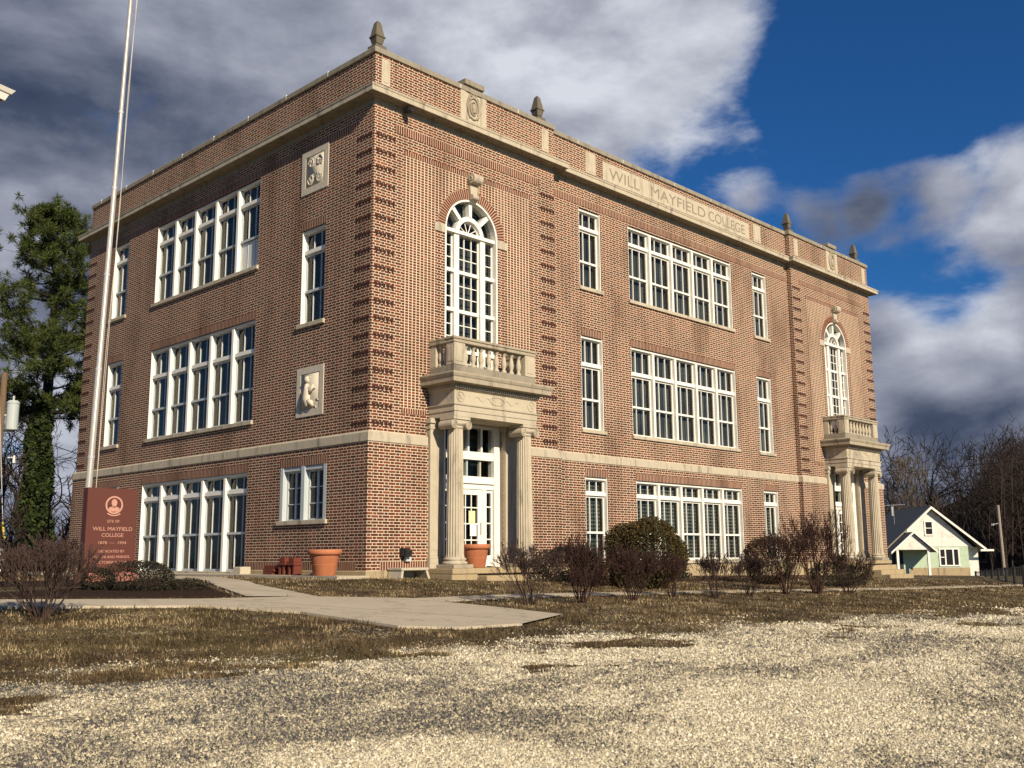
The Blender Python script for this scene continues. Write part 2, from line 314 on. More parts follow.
# ------------------------------------------------------------------ mesh helpers
class MB:
    def __init__(s): s.v = []; s.f = []; s.mi = []; s.cur = 0
    def add(s, vs, fs):
        o = len(s.v); s.v += [tuple(p) for p in vs]; s.f += [tuple(i + o for i in f) for f in fs]; s.mi += [s.cur] * len(fs); return s
    def box(s, x0, x1, y0, y1, z0, z1):
        x0, x1 = min(x0, x1), max(x0, x1); y0, y1 = min(y0, y1), max(y0, y1); z0, z1 = min(z0, z1), max(z0, z1)
        return s.add([(x0, y0, z0), (x1, y0, z0), (x1, y1, z0), (x0, y1, z0), (x0, y0, z1), (x1, y0, z1), (x1, y1, z1), (x0, y1, z1)],
                     [(3, 2, 1, 0), (4, 5, 6, 7), (0, 1, 5, 4), (1, 2, 6, 5), (2, 3, 7, 6), (3, 0, 4, 7)])
    def hexa(s, p):                       # 4 bottom points (ccw), 4 top points
        return s.add(p, [(3, 2, 1, 0), (4, 5, 6, 7), (0, 1, 5, 4), (1, 2, 6, 5), (2, 3, 7, 6), (3, 0, 4, 7)])
    def quad(s, a, b_, c, d): return s.add([a, b_, c, d], [(0, 1, 2, 3)])
    def lathe(s, prof, n, c=(0, 0, 0), rad=None):
        vs = []; fs = []
        for r, z in prof:
            for k in range(n):
                a = 2 * math.pi * k / n; rr = r * (rad(k) if rad else 1.0)
                vs.append((c[0] + rr * math.cos(a), c[1] + rr * math.sin(a), c[2] + z))
        for i in range(len(prof) - 1):
            for k in range(n):
                k2 = (k + 1) % n; fs.append((i * n + k, i * n + k2, (i + 1) * n + k2, (i + 1) * n + k))
        fs.append(tuple(range(n))[::-1]); fs.append(tuple((len(prof) - 1) * n + k for k in range(n)))
        return s.add(vs, fs)
    def tube(s, pts, rads, n=6, cap=True):
        vs = []; fs = []
        for i, p in enumerate(pts):
            p = Vector(p); d = Vector(pts[min(i + 1, len(pts) - 1)]) - Vector(pts[max(i - 1, 0)])
            d = d.normalized() if d.length > 1e-9 else Vector((0, 0, 1))
            a = d.cross(Vector((0.31, 0.17, 0.93)) if abs(d.z) < 0.9 else Vector((1, 0.1, 0))).normalized(); bb_ = d.cross(a)
            for k in range(n):
                t = 2 * math.pi * k / n; vs.append(p + (a * math.cos(t) + bb_ * math.sin(t)) * rads[i])
        for i in range(len(pts) - 1):
            for k in range(n):
                k2 = (k + 1) % n; fs.append((i * n + k, i * n + k2, (i + 1) * n + k2, (i + 1) * n + k))
        if cap: fs.append(tuple(range(n))[::-1]); fs.append(tuple((len(pts) - 1) * n + k for k in range(n)))
        return s.add(vs, fs)
    def extrude(s, poly, a, ax='y', d=0.1):   # poly of 2-d points in the plane across ax, from a to a+d
        n = len(poly)
        def P(p, t):
            return {'y': (p[0], t, p[1]), 'x': (t, p[0], p[1]), 'z': (p[0], p[1], t)}[ax]
        vs = [P(p, a) for p in poly] + [P(p, a + d) for p in poly]
        fs = [tuple(range(n)), tuple(range(2 * n - 1, n - 1, -1))] + [(i, i + n, (i + 1) % n + n, (i + 1) % n) for i in range(n)]
        return s.add(vs, fs)
    def build(s, name, mat, parent=None, smooth=False, bevel=0.0):
        me = bpy.data.meshes.new(name); me.from_pydata(s.v, [], s.f); me.update()
        for m_ in ([mat] if isinstance(mat, str) else (mat or [])): me.materials.append(MATS[m_])
        if isinstance(mat, (list, tuple)): me.polygons.foreach_set('material_index', s.mi)
        if smooth: me.polygons.foreach_set('use_smooth', [True] * len(me.polygons))
        o = bpy.data.objects.new(name, me); COL.objects.link(o)
        if parent: o.parent = parent
        if bevel:
            bv = o.modifiers.new('bevel', 'BEVEL'); bv.width = bevel; bv.segments = 1; bv.limit_method = 'ANGLE'
        return o
def np_mesh(name, verts, faces, mat, parent=None):
    """verts (N,3), faces (M,k) of one size k"""
    verts = np.asarray(verts, np.float32); faces = np.asarray(faces, np.int32); k = faces.shape[1]
    me = bpy.data.meshes.new(name); me.vertices.add(len(verts)); me.vertices.foreach_set('co', verts.ravel())
    me.loops.add(faces.size); me.loops.foreach_set('vertex_index', faces.ravel())
    me.polygons.add(len(faces)); me.polygons.foreach_set('loop_start', np.arange(0, faces.size, k, dtype=np.int32))
    me.polygons.foreach_set('loop_total', np.full(len(faces), k, np.int32)); me.update(calc_edges=True); me.validate()
    if mat: me.materials.append(MATS[mat])
    o = bpy.data.objects.new(name, me); COL.objects.link(o)
    if parent: o.parent = parent
    return o
def tag(o, label=None, cat=None, group=None, kind=None):
    for k, v in (('label', label), ('category', cat), ('group', group), ('kind', kind)):
        if v: o[k] = v
    return o
def empty(name, loc=(0, 0, 0), rz=0.0):
    o = bpy.data.objects.new(name, None); COL.objects.link(o); o.location = loc; o.rotation_euler = (0, 0, rz); o.empty_display_size = 0.2
    return o
def copy_tree(o, parent=None):
    c = o.copy(); COL.objects.link(c)
    if parent: c.parent = parent
    for ch in list(o.children): copy_tree(ch, c)
    return c
def offs(poly, o):                         # offset a rectilinear closed plan outwards (ccw)
    n = len(poly); out = []
    for i in range(n):
        a, p, q = poly[i - 1], poly[i], poly[(i + 1) % n]
        d1 = Vector((p[0] - a[0], p[1] - a[1])).normalized(); d2 = Vector((q[0] - p[0], q[1] - p[1])).normalized()
        n1 = (d1.y, -d1.x); n2_ = (d2.y, -d2.x)
        out.append((p[0] + o * (n1[0] + n2_[0]), p[1] + o * (n1[1] + n2_[1])))
    return out
def ring_loft(mb, poly, prof):             # closed plan, profile of (out, z) bottom to top
    n = len(poly); vs = []; fs = []
    for o, z in prof: vs += [(x, y, z) for x, y in offs(poly, o)]
    for i in range(len(prof) - 1):
        for k in range(n):
            k2 = (k + 1) % n; fs.append((i * n + k, i * n + k2, (i + 1) * n + k2, (i + 1) * n + k))
    return mb.add(vs, fs)
def path_loft(mb, pts, prof):              # open plan path with end caps
    n = len(pts); rows = []
    for o, z in prof:
        r = []
        for i, p in enumerate(pts):
            d1 = Vector((p[0] - pts[i - 1][0], p[1] - pts[i - 1][1])).normalized() if i else None
            d2 = Vector((pts[i + 1][0] - p[0], pts[i + 1][1] - p[1])).normalized() if i < n - 1 else None
            nn = Vector((0, 0))
            for d in (d1, d2):
                if d is not None: nn += Vector((d.y, -d.x))
            r.append((p[0] + o * nn.x, p[1] + o * nn.y, z))
        rows.append(r)
    vs = [p for r in rows for p in r]; fs = []
    for i in range(len(prof) - 1):
        for k in range(n - 1): fs.append((i * n + k, i * n + k + 1, (i + 1) * n + k + 1, (i + 1) * n + k))
    fs.append(tuple(i * n for i in range(len(prof)))); fs.append(tuple(i * n + n - 1 for i in range(len(prof)))[::-1])
    return mb.add(vs, fs)
rng = np.random.default_rng(7); random.seed(7)

# ------------------------------------------------------------------ ground
def gz(x, y):
    x = np.asarray(x, float); y = np.asarray(y, float)
    s = np.maximum(0, -y - 0.5); s = np.where(s < 45, s, 45)
    xf = 0.016 * np.clip(x, 0, 27) + 0.022 * np.clip(x - 27, 0, 60)
    return 0.13 - xf - 0.055 * s
def gzf(x, y): return float(gz(x, y))
def axis_pts(lo, hi, c0, c1, fine, grow=1.35):
    p = list(np.arange(c0, c1 + fine / 2, fine)); st = fine; a = c0
    while a > lo: st *= grow; a -= st; p.insert(0, a)
    st = fine; a = p[-1]
    while a < hi: st *= grow; a += st; p.append(a)
    return np.array(p)
def noise2(x, y, seed, sc_):
    r2 = np.random.default_rng(seed); out = np.zeros_like(x)
    for o in range(4):
        for k in range(5):
            a = r2.uniform(0, 6.283); ph = r2.uniform(0, 6.283); fq = sc_ * 2 ** o * r2.uniform(.7, 1.3); out += np.sin((x * math.cos(a) + y * math.sin(a)) * fq + ph) / (1.6 ** o)
    return out / 6.0
def lot_edge(x, y):
    """below 0: gravel lot; above 0: turf. Ragged edge with bare and grassy patches reaching into the gravel"""
    e = y + 9.75 + .07 * (x + 7) + noise2(x, y, 3, 1.2) * 1.0 + noise2(x * .6, y * 1.5, 8, 3.4) * .55
    zone = np.clip((e + 4.0) / 4.0, 0, 1)
    pt = noise2(x * .6, y * 1.5, 57, 2.6)
    return e + 4.2 * np.clip((pt - (.72 - .52 * zone)) * 5.0, 0, 1)
gx = axis_pts(-900, 1500, -16, 16, 0.2); gy = axis_pts(-900, 1500, -18, 2, 0.2)
X, Y = np.meshgrid(gx, gy); Z = gz(X, Y)
near = (X > -18) & (X < 18) & (Y < -8.5) & (Y > -20)
Z = Z + np.where(near, rng.normal(0, 0.002, Z.shape), 0) - 0.0
idx = np.arange(X.size).reshape(X.shape)
F = np.stack([idx[:-1, :-1], idx[:-1, 1:], idx[1:, 1:], idx[1:, :-1]], -1).reshape(-1, 4)
g = np_mesh('ground', np.stack([X, Y, Z], -1).reshape(-1, 3), F, 'ground'); tag(g, kind='structure')
at = g.data.attributes.new('lot_edge', 'FLOAT', 'POINT'); at.data.foreach_set('value', np.clip(lot_edge(X, Y), -6, 6).astype(np.float32).ravel())

def slab(name, poly, top, mat, thick=0.12):
    mb = MB(); n = len(poly)
    mb.add([(x, y, gzf(x, y) + top) for x, y in poly] + [(x, y, gzf(x, y) + top - thick) for x, y in poly],
           [tuple(range(n))] + [(i, i + n, (i + 1) % n + n, (i + 1) % n) for i in range(n)])
    o = mb.build(name, mat); return tag(o, kind='structure')
def strip(name, left, right, top, mat, thick=0.12, div=8):
    """a paved strip between two edge lines, subdivided so it follows the ground"""
    mb = MB(); L = []; Rr = []
    for i in range(len(left) - 1):
        for k in range(div):
            t = k / div
            L.append([left[i][j] * (1 - t) + left[i + 1][j] * t for j in (0, 1)]); Rr.append([right[i][j] * (1 - t) + right[i + 1][j] * t for j in (0, 1)])
    L.append(left[-1]); Rr.append(right[-1]); n = len(L)
    vs = []; fs = []
    for l, r in zip(L, Rr):
        zl, zr = gzf(*l) + top, gzf(*r) + top
        vs += [(l[0], l[1], zl), (r[0], r[1], zr), (l[0], l[1], zl - thick), (r[0], r[1], zr - thick)]
    for i in range(n - 1):
        a = i * 4; c_ = a + 4
        fs += [(a, a + 1, c_ + 1, c_), (a, c_, c_ + 2, a + 2), (a + 1, a + 3, c_ + 3, c_ + 1)]
    mb.add(vs, fs); return tag(mb.build(name, mat), kind='structure')
# the walk from the left, the apron down to the lot, and the walk along the front
strip('sidewalk', [(-22, 3.4), (-14, 0.0), (-8.6, -2.62), (-6.01, -3.61), (-4.2, -3.9), (-2.85, -4.85)],
      [(-22, 2.2), (-14, -1.15), (-8.95, -3.61), (-6.54, -4.58), (-5.76, -5.95), (-5.66, -8.0)], 0.035, 'concrete')
strip('walkway', [(-5.66, -8.0), (-5.05, -8.5), (-4.0, -8.6)], [(-2.85, -4.851), (-2.6, -6.6), (-2.5, -8.0)], 0.035, 'concrete')
strip('front_walk', [(-2.84, -4.7), (5, -5.0), (14, -5.5), (27, -5.5)], [(-2.72, -5.4), (5, -5.5), (14, -6.0), (27, -6.0)], 0.012, 'concrete', div=16)
strip('side_path', [(-5.1, -3.45), (-4.3, -0.9), (-2.6, 4.0), (-2.3, 16)], [(-4.05, -3.97), (-3.55, -1.2), (-1.4, 4.0), (-1.2, 16)], 0.03, 'concrete')
strip('driveway', [(-30, 19.5), (-4, 18.6), (10, 18.4)], [(-30, 22), (-4, 21.5), (10, 21)], 0.02, 'concrete')
slab('flower_bed', [(-9.8, -1.75), (-8.6, -2.4), (-6.05, -3.4), (-5.3, -3.3), (-5.05, -2.4), (-4.6, -0.9), (-4.0, 1.2), (-3.9, 2.6), (-6.5, 3.4), (-9.5, 1.6)], 0.05, 'mulch')
slab('building_apron', [(-0.95, -0.2), (-0.08, -0.2), (-0.08, 16), (-0.95, 16)], 0.07, 'concrete')
slab('planting_strip', [(5.2, -2.3), (20.5, -2.3), (20.5, 0.1), (5.2, 0.1)], 0.03, 'mulch')

# ------------------------------------------------------------------ the brick school building
W, DD, W1, W2, q, p = 26.72, 15.94, 6.48, 20.05, 0.18, 0.067
ZF, ZBB, ZBT, ZBR, ZCT, ZPB, ZCOP = 0.30, 3.20, 3.46, 11.37, 11.74, 12.74, 12.89
plan = [(0, 0), (W1, 0), (W1, q), (W2, q), (W2, 0), (W, 0), (W, DD), (0, DD)]
school = empty('school_building', (0, 0, 0))
tag(school, 'large three storey red brick building with pale stone porticoes and white framed windows', 'building')

def wall_cells(mb, ax, at, u0, u1, z0, z1, holes, flip=False):
    us = sorted({u0, u1, *[h[0] for h in holes], *[h[1] for h in holes]}); zs = sorted({z0, z1, *[h[2] for h in holes], *[h[3] for h in holes]})
    us = [u for u in us if u0 <= u <= u1]; zs = [z for z in zs if z0 <= z <= z1]
    for a, c_ in zip(us, us[1:]):
        for e, f_ in zip(zs, zs[1:]):
            mu, mz = (a + c_) / 2, (e + f_) / 2
            if any(h[0] < mu < h[1] and h[2] < mz < h[3] for h in holes): continue
            pts = [(a, e), (c_, e), (c_, f_), (a, f_)]
            P3 = [(u, at, z) if ax == 'y' else (at, u, z) for u, z in pts]
            if flip: P3 = P3[::-1]
            mb.add(P3, [(0, 1, 2, 3)])
# openings: (u0,u1,z0,z1)
FA, FB, FC = (7.77, 8.76), (10.13, 16.06), (17.47, 18.45)
SR, SB, SL = (1.88, 2.92), (5.0, 10.95), (12.9, 13.98)
L1, L2, L3 = (0.33, 2.80), (4.06, 6.91), (8.27, 10.78)
L3S = (8.29, 10.90)
front_up = [(*c_, *l) for c_ in (FA, FB, FC) for l in (L2, L3)]
front_lo = [(*c_, *L1) for c_ in (FA, FB, FC)]
side_up = [(*SB, *L2), (*SB, *L3S), (*SL, *L2), (*SL, *L3S), (1.88, 2.92, 6.28, 8.85)]
side_lo = [(*SB, ZF, L1[1]), (1.5, 3.45, 1.38, 2.80), (12.5, 14.4, 1.38, 2.80)]
AC = (3.235, 23.36); AR = 0.935; ASP = 8.83
mb = MB()
for cx_ in AC:
    s0 = 0 if cx_ < 10 else W2; s1 = W1 if cx_ < 10 else W
    wall_cells(mb, 'y', 0, s0, s1, ZBT - 0.1, 11.6, [(cx_ - AR, cx_ + AR, 4.9, ASP + AR), (cx_ - 1.06, cx_ + 1.04, ZBT - 0.1, 3.9)])
    n = 24                                  # spandrels around the arch head
    arc = [(cx_ + AR * math.cos(math.pi * k / n), ASP + AR * math.sin(math.pi * k / n)) for k in range(n + 1)]
    for k in range(n):
        (xa, za), (xb, zb) = arc[k], arc[k + 1]
        mb.quad((xb, 0, zb), (xa, 0, za), (xa, 0, ASP + AR), (xb, 0, ASP + AR))
    wall_cells(mb, 'y', -p, s0 - p, s1 + p, ZF, ZBB + 0.1, [(cx_ - 1.06, cx_ + 1.04, ZF, ZBB + 0.1)])
wall_cells(mb, 'y', q, W1, W2, ZBT - 0.1, 11.6, front_up)
wall_cells(mb, 'y', q - p, W1 + p, W2 - p, ZF, ZBB + 0.1, front_lo)
for xx, fl in ((W1, True), (W2, False)):
    e = p if fl else -p
    mb.quad(*[(xx, 0, ZBT - .1), (xx, q, ZBT - .1), (xx, q, 11.6), (xx, 0, 11.6)][::(1 if fl else -1)])
    mb.quad(*[(xx + e, -p, ZF), (xx + e, q - p, ZF), (xx + e, q - p, ZBB + .1), (xx + e, -p, ZBB + .1)][::(1 if fl else -1)])
wall_cells(mb, 'x', 0, 0, DD, ZBT - 0.1, 11.6, side_up, True)
wall_cells(mb, 'x', -p, -p, DD + p, ZF, ZBB + 0.1, side_lo, True)
for e, z0, z1 in ((0, ZBT - .1, 11.6), (p, ZF, ZBB + .1)):
    mb.quad((W + e, -e, z0), (W + e, DD + e, z0), (W + e, DD + e, z1), (W + e, -e, z1))
    mb.quad((W + e, DD + e, z0), (-e, DD + e, z0), (-e, DD + e, z1), (W + e, DD + e, z1))
WALL = mb
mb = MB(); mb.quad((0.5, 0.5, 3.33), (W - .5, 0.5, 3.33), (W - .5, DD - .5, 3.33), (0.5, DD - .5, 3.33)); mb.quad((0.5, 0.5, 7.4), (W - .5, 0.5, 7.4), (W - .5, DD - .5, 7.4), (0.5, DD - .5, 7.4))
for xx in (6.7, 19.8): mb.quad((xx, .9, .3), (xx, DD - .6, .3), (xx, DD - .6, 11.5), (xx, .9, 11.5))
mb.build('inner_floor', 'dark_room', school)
mb = MB(); mb.add([(x, y, 11.9) for x, y in offs(plan, -0.25)], [tuple(range(8))]); mb.build('roof', 'roof_tar', school)

# belt course, foundation, cornice, frieze, parapet, coping
PX = 1.53                                   # half width of the portico back
beltp = [(p + .01, ZBB), (p + .03, ZBB + .015), (p + .03, ZBT - .05), (p - 0.02, ZBT - .01), (-.03, ZBT)]
mb = MB()
path_loft(mb, [(AC[0] + 1.36, 0), (W1, 0), (W1, q), (W2, q), (W2, 0), (AC[1] - PX, 0)], beltp)
path_loft(mb, [(AC[1] + 1.36, 0), (W, 0), (W, DD), (0, DD), (0, 0), (AC[0] - PX, 0)], beltp)
mb.build('belt_course', 'limestone', school)
mb = MB(); pr = [(p + .035, -1.0), (p + .035, ZF - .02), (p + .015, ZF), (p - .06, ZF + .002)]
path_loft(mb, [(AC[0] + 1.36, 0), (W1, 0), (W1, q), (W2, q), (W2, 0), (AC[1] - PX, 0)], pr)
path_loft(mb, [(AC[1] + 1.36, 0), (W, 0), (W, DD), (0, DD), (0, SB[1] + .08)], pr); path_loft(mb, [(0, SB[0] - .06), (0, 0), (AC[0] - PX, 0)], pr)
path_loft(mb, [(0, SB[1] + .08), (0, SB[0] - .06)], [(p - .02, -1.0), (p - .02, .135), (p - .3, .136)])
mb.build('foundation', 'foundation', school)
mb = MB(); ring_loft(mb, plan, [(.298, 11.5615), (.31, 11.57), (.315, 11.68), (.33, 11.69), (.34, 11.735), (.32, 11.75), (-0.05, 11.79)])
mb.build('cornice', 'limestone', school)
mb = MB(); ring_loft(mb, plan, [(-.02, ZBR + .03), (.008, ZBR + .03), (.012, 11.536), (.04, 11.5365)]); mb.build('frieze', 'weathered_and_shaded_stone', school)  # dark tone paints in the shade under the cornice
mb = MB(); ring_loft(mb, plan, [(.03, 11.537), (.05, 11.55), (.10, 11.552), (.105, 11.56), (.297, 11.561)]); mb.build('soffit', 'weathered_and_shaded_stone', school)  # underside coloured dark in place of eave shade
mb = MB(); ring_loft(mb, plan, [(0, 11.7), (0, ZPB)]); ring_loft(mb, plan, [(-.32, ZPB), (-.32, 11.7)])
mb.build('parapet', 'brick_flemish', school)
mb = MB(); ring_loft(mb, plan, [(-.02, ZPB - .002), (.045, ZPB), (.045, ZCOP - .035), (.02, ZCOP), (-.34, ZCOP), (-.36, ZCOP - .03), (-.36, ZPB), (-.02, ZPB - .002)])
mb.cur = 1                                   # pale mortar joints of the coping, a hair proud
for k in range(1, 11):
    x = k * 2.48 + (.3 if k % 2 else 0)
    y0 = 0 if (x < W1 or x > W2) else q
    mb.box(x, x + .025, y0 - .049, y0 + .06, ZPB + .02, ZCOP - .036)
for k in range(1, 9): mb.box(-.049, .06, k * 1.9, k * 1.9 + .03, ZPB + .02, ZCOP + .006)
mb.build('coping', ['weathered_and_shaded_stone', 'white_panel'], school)

# brick bands: soldier courses and quoins
mb = WALL; mb.cur = 1; e = .006
for a, c_, y0 in ((.66, W1 - .66, 0), (W1 + .01, W2 - .01, q), (W2 + .66, W - .66, 0)): mb.box(a, c_, y0 - e, y0 + .03, 10.86, 11.07)
mb.box(-e, .03, .66, DD - .66, 10.92, 11.13)
for u0, u1 in (FA, FB, FC):
    mb.box(u0 - .02, u1 + .02, q - e, q + .03, L2[1] + .003, L2[1] + .21); mb.box(u0 - .02, u1 + .02, q - p - e, q - p + .03, L1[1] + .003, L1[1] + .21)
for u0, u1 in (SB, SL): mb.box(-e, .03, u0 - .02, u1 + .02, L2[1] + .003, L2[1] + .21)
mb.box(-e, .03, 1.86, 2.94, 8.853, 9.06)
for u0, u1 in (SB, (1.5, 3.45), (12.5, 14.4)): mb.box(-p - e, -p + .03, u0 - .02, u1 + .02, L1[1] + .003, L1[1] + .21)
# base soldier course
for a, c_, y0 in ((.32, AC[0] - PX, -p), (AC[0] + 1.37, W1 + p, -p), (W1 + p + .01, 10.1, q - p), (16.1, W2 - p - .01, q - p), (W2 - p, AC[1] - PX, -p), (AC[1] + 1.37, W - .3, -p)):
    mb.box(a, c_, y0 - e, y0 + .03, ZF + .005, ZF + .2)
for a, c_ in ((.32, 4.97), (10.98, DD - .3)): mb.box(-p - e, -p + .03, a, c_, ZF + .005, ZF + .2)
for cx_ in AC:
    mb.cur = 2; cut = [(cx_ - AR - .27, cx_ + AR + .27, 4.0, ASP), (cx_ - AR - .27, cx_ + AR + .27, ASP, ASP + AR + .27), (cx_ - 1.75, cx_ + 1.75, 4.0, 5.0)]
    wall_cells(mb, 'y', -.008, cx_ - 2.26, cx_ + 2.24, 4.07, 10.36, cut)
    n = 24; RR = AR + .27
    arc = [(cx_ + RR * math.cos(math.pi * k / n), ASP + RR * math.sin(math.pi * k / n)) for k in range(n + 1)]
    for k in range(n):
        (xa, za), (xb, zb) = arc[k], arc[k + 1]
        mb.quad((xb, -.008, zb), (xa, -.008, za), (xa, -.008, ASP + RR), (xb, -.008, ASP + RR))
    mb.cur = 1; mb.box(cx_ - 2.28, cx_ + 2.26, -.014, .02, 10.36, 10.48); mb.box(cx_ - 2.28, cx_ - 1.54, -.014, .02, 3.95, 4.07); mb.box(cx_ + 1.54, cx_ + 2.26, -.014, .02, 3.95, 4.07)
# quoin courses: proud bricks every sixth course, coloured dark for the shade of recesses
mb.cur = 3; h = .0687
def quoin(mk, u0, u1, z):
    u = u0 + .02
    while u < u1 - .05: mk(u, u + .10, z, z + h * .9, .008); mk(u + .03, u + .085, z - h * .55, z, .006); u += .122
zs = [3.62 + k * h * 6 for k in range(18)]
for z in zs:
    for u0, u1 in ((.05, .62), (W1 - .62, W1 - .03), (W2 + .03, W2 + .62), (W - .62, W - .05)):
        quoin(lambda a, c_, z0, z1, o: mb.box(a, c_, -o, .01, z0, z1), u0, u1, z)
    for u0, u1 in ((.05, .62), (DD - .62, DD - .05)):
        quoin(lambda a, c_, z0, z1, o: mb.box(-o, .01, a, c_, z0, z1), u0, u1, z)
WALL.build('wall', ['brick_flemish', 'brick_soldier', 'brick_stack', 'brick_recess_shade'], school)

# ---- windows
def side_xf(y, x): return None
def window(ax, plane, u0, u1, z0, z1, kind, nb, lintel=None, panel_bay=None, thin=False, blind='curtain', sash_mat='white_paint'):
    """ax 'y': front wall (out = -y), ax 'x': side wall (out = -x). Frame = part; sash, pane, sill = its sub-parts"""
    def bx(mb, ua, ub, da, db, za, zb):     # da/db = depth behind the wall plane
        if ax == 'y': mb.box(ua, ub, plane + da, plane + db, za, zb)
        else: mb.box(plane + da, plane + db, ua, ub, za, zb)
    sill_h = 0.11; zs_ = z0 + sill_h
    fr = MB(); D0, D1 = .012, .22; J = .028; MW = .105; GD = .135 if ax == 'y' else .13
    bx(fr, u0, u0 + J, D0, D1, zs_, z1); bx(fr, u1 - J, u1, D0, D1, zs_, z1); bx(fr, u0 + J, u1 - J, .05, D1, z1 - .07, z1)
    bay = (u1 - u0 - 2 * J + MW) / nb; bays = []
    for k in range(nb):
        a = u0 + J + k * bay; bays.append((a, a + bay - MW))
        if k: bx(fr, a - MW, a, .02, D1 - .01, zs_, z1 - .091)
    if kind == '1': tz, t0, t1, m_ = z1 - .42, z1 - .13, z1 - .42, (z1 - 1.56)
    elif kind == '2': tz, t0, t1, m_ = z1 - .78, z1 - .15, z1 - .78, (z1 - 1.85)
    else: tz, t0, t1, m_ = z1 - .52, z1 - .12, z1 - .52, (z1 - 1.60)
    zt = t1 - .10                           # bottom of the transom bar
    for a, c_ in bays: bx(fr, a, c_, .07, D1 - .02, zt, t1)
    frame = fr.build('window', 'white_paint', school)
    s = MB(); bx(s, u0 - .05, u1 + .07, -.06, .28, z0, zs_ - .002); s.build('sill', 'limestone', frame, bevel=.008)
    for i, (a, c_) in enumerate(bays):
        sa = MB(); w = .034; g0, g1 = GD, GD + .045
        bx(sa, a, a + w, g0, g1, zt - .002, zs_); bx(sa, c_ - w, c_, g0, g1, zt - .002, zs_)
        bx(sa, a + w, c_ - w, g0, g1, zt - .055, zt - .002); bx(sa, a + w, c_ - w, g0 - .03, g1, m_ - .03, m_ + .03); bx(sa, a + w, c_ - w, g0, g1, zs_, zs_ + .06)
        bx(sa, a, a + w, g0, g1, t1, z1 - .072); bx(sa, c_ - w, c_, g0, g1, t1, z1 - .072)
        bx(sa, a + w, c_ - w, g0, g1, t1, t1 + .03); bx(sa, a + w, c_ - w, g0, g1, z1 - .105, z1 - .072)
        np_ = 3 if (c_ - a) > .6 else 2
        for k in range(1, np_):
            u = a + (c_ - a) * k / np_
            bx(sa, u - .012, u + .012, g0 + .005, g1, t1 + .03, z1 - .105); bx(sa, u - .012, u + .012, g0 + .005, g1, m_ + .03, zt - .055)
            bx(sa, u - .010, u + .010, g0 + .008, g1, zs_ + .06, m_ - .03)
        so = sa.build('sash', sash_mat, frame)
        pn = MB(); d_ = GD + .035
        def pane(za, zb):
            Pq = [(a + w, za), (c_ - w, za), (c_ - w, zb), (a + w, zb)]
            P3 = [(u, plane + d_, z) for u, z in Pq] if ax == 'y' else [(plane + d_, u, z) for u, z in Pq][::-1]
            pn.add(P3, [(0, 1, 2, 3)])
        pane(t1 + .03, z1 - .105); pane(m_ + .03, zt - .055); pane(zs_ + .06, m_ - .03)
        pn.build('pane', 'glass', frame)
        bl = MB(); bx(bl, a - .06, c_ + .06, .30, .32, zs_ - .05, z1); bl.build('blind', blind, frame)
        if panel_bay == i:
            pb = MB(); bx(pb, a + .02, c_ - .02, .15, .18, zs_, m_ - .05); pb.build('blanking_panel', 'white_panel', frame)
for (u0, u1), nb in ((FA, 1), (FB, 5), (FC, 1)):
    window('y', q - p, u0, u1, *L1, '1', nb, blind='blind_slats'); window('y', q, u0, u1, *L2, '2', nb); window('y', q, u0, u1, *L3, '3', nb)
window('x', -p, *SB, 0.14, L1[1], '1', 5, sash_mat='grey_and_shaded_white'); window('x', 0, *SB, *L2, '2', 5, sash_mat='grey_and_shaded_white'); window('x', 0, *SB, *L3S, '3', 5, panel_bay=0, sash_mat='grey_and_shaded_white')  # white side sashes coloured grey for the shade on this wall
window('x', 0, *SL, *L2, '2', 1, sash_mat='grey_and_shaded_white'); window('x', 0, *SL, *L3S, '3', 1, sash_mat='grey_and_shaded_white'); window('x', 0, 1.88, 2.92, 6.28, 8.85, '3', 1, sash_mat='grey_and_shaded_white')
# casements low on the side wall: 4 leaves of 1 x 3 panes
def casement(u0, u1):
    z0, z1 = 1.38, 2.80; pl = -p; fr = MB(); zs_ = z0 + .11
    for a, c_ in ((u0, u0 + .12), (u1 - .12, u1), ((u0 + u1) / 2 - .07, (u0 + u1) / 2 + .07)): fr.box(pl - .004, pl + .25, a, c_, zs_, z1)
    fr.box(pl + .02, pl + .25, u0 + .12, u1 - .12, z1 - .1, z1 - .001)
    f = fr.build('window', 'grey_and_shaded_white', school)
    s = MB(); s.box(pl - .06, pl + .25, u0 - .06, u1 + .07, z0, zs_ - .002); s.build('sill', 'limestone', f, bevel=.008)
    mid = (u0 + u1) / 2
    for a, c_ in ((u0 + .12, mid - .07), (mid + .07, u1 - .12)):
        sa = MB(); h_ = (a + c_) / 2; sa.box(pl + .12, pl + .17, h_ - .035, h_ + .035, zs_, z1 - .1)
        for u in (a, c_ - .05): sa.box(pl + .12, pl + .17, u, u + .05, zs_, z1 - .1)
        for l, r in ((a + .05, h_ - .035), (h_ + .035, c_ - .05)):
            for k in range(4):
                z = zs_ + (z1 - .1 - zs_ - .04) * k / 3; sa.box(pl + .125, pl + .165, l, r, z, z + (.04 if k in (0, 3) else .025))
        sa.build('sash', 'grey_and_shaded_white', f)
        pn = MB(); pn.quad((pl + .15, c_, zs_), (pl + .15, a, zs_), (pl + .15, a, z1 - .1), (pl + .15, c_, z1 - .1)); pn.build('pane', 'glass', f)
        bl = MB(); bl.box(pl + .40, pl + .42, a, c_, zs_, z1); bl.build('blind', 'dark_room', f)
casement(1.5, 3.45); casement(12.5, 14.4)

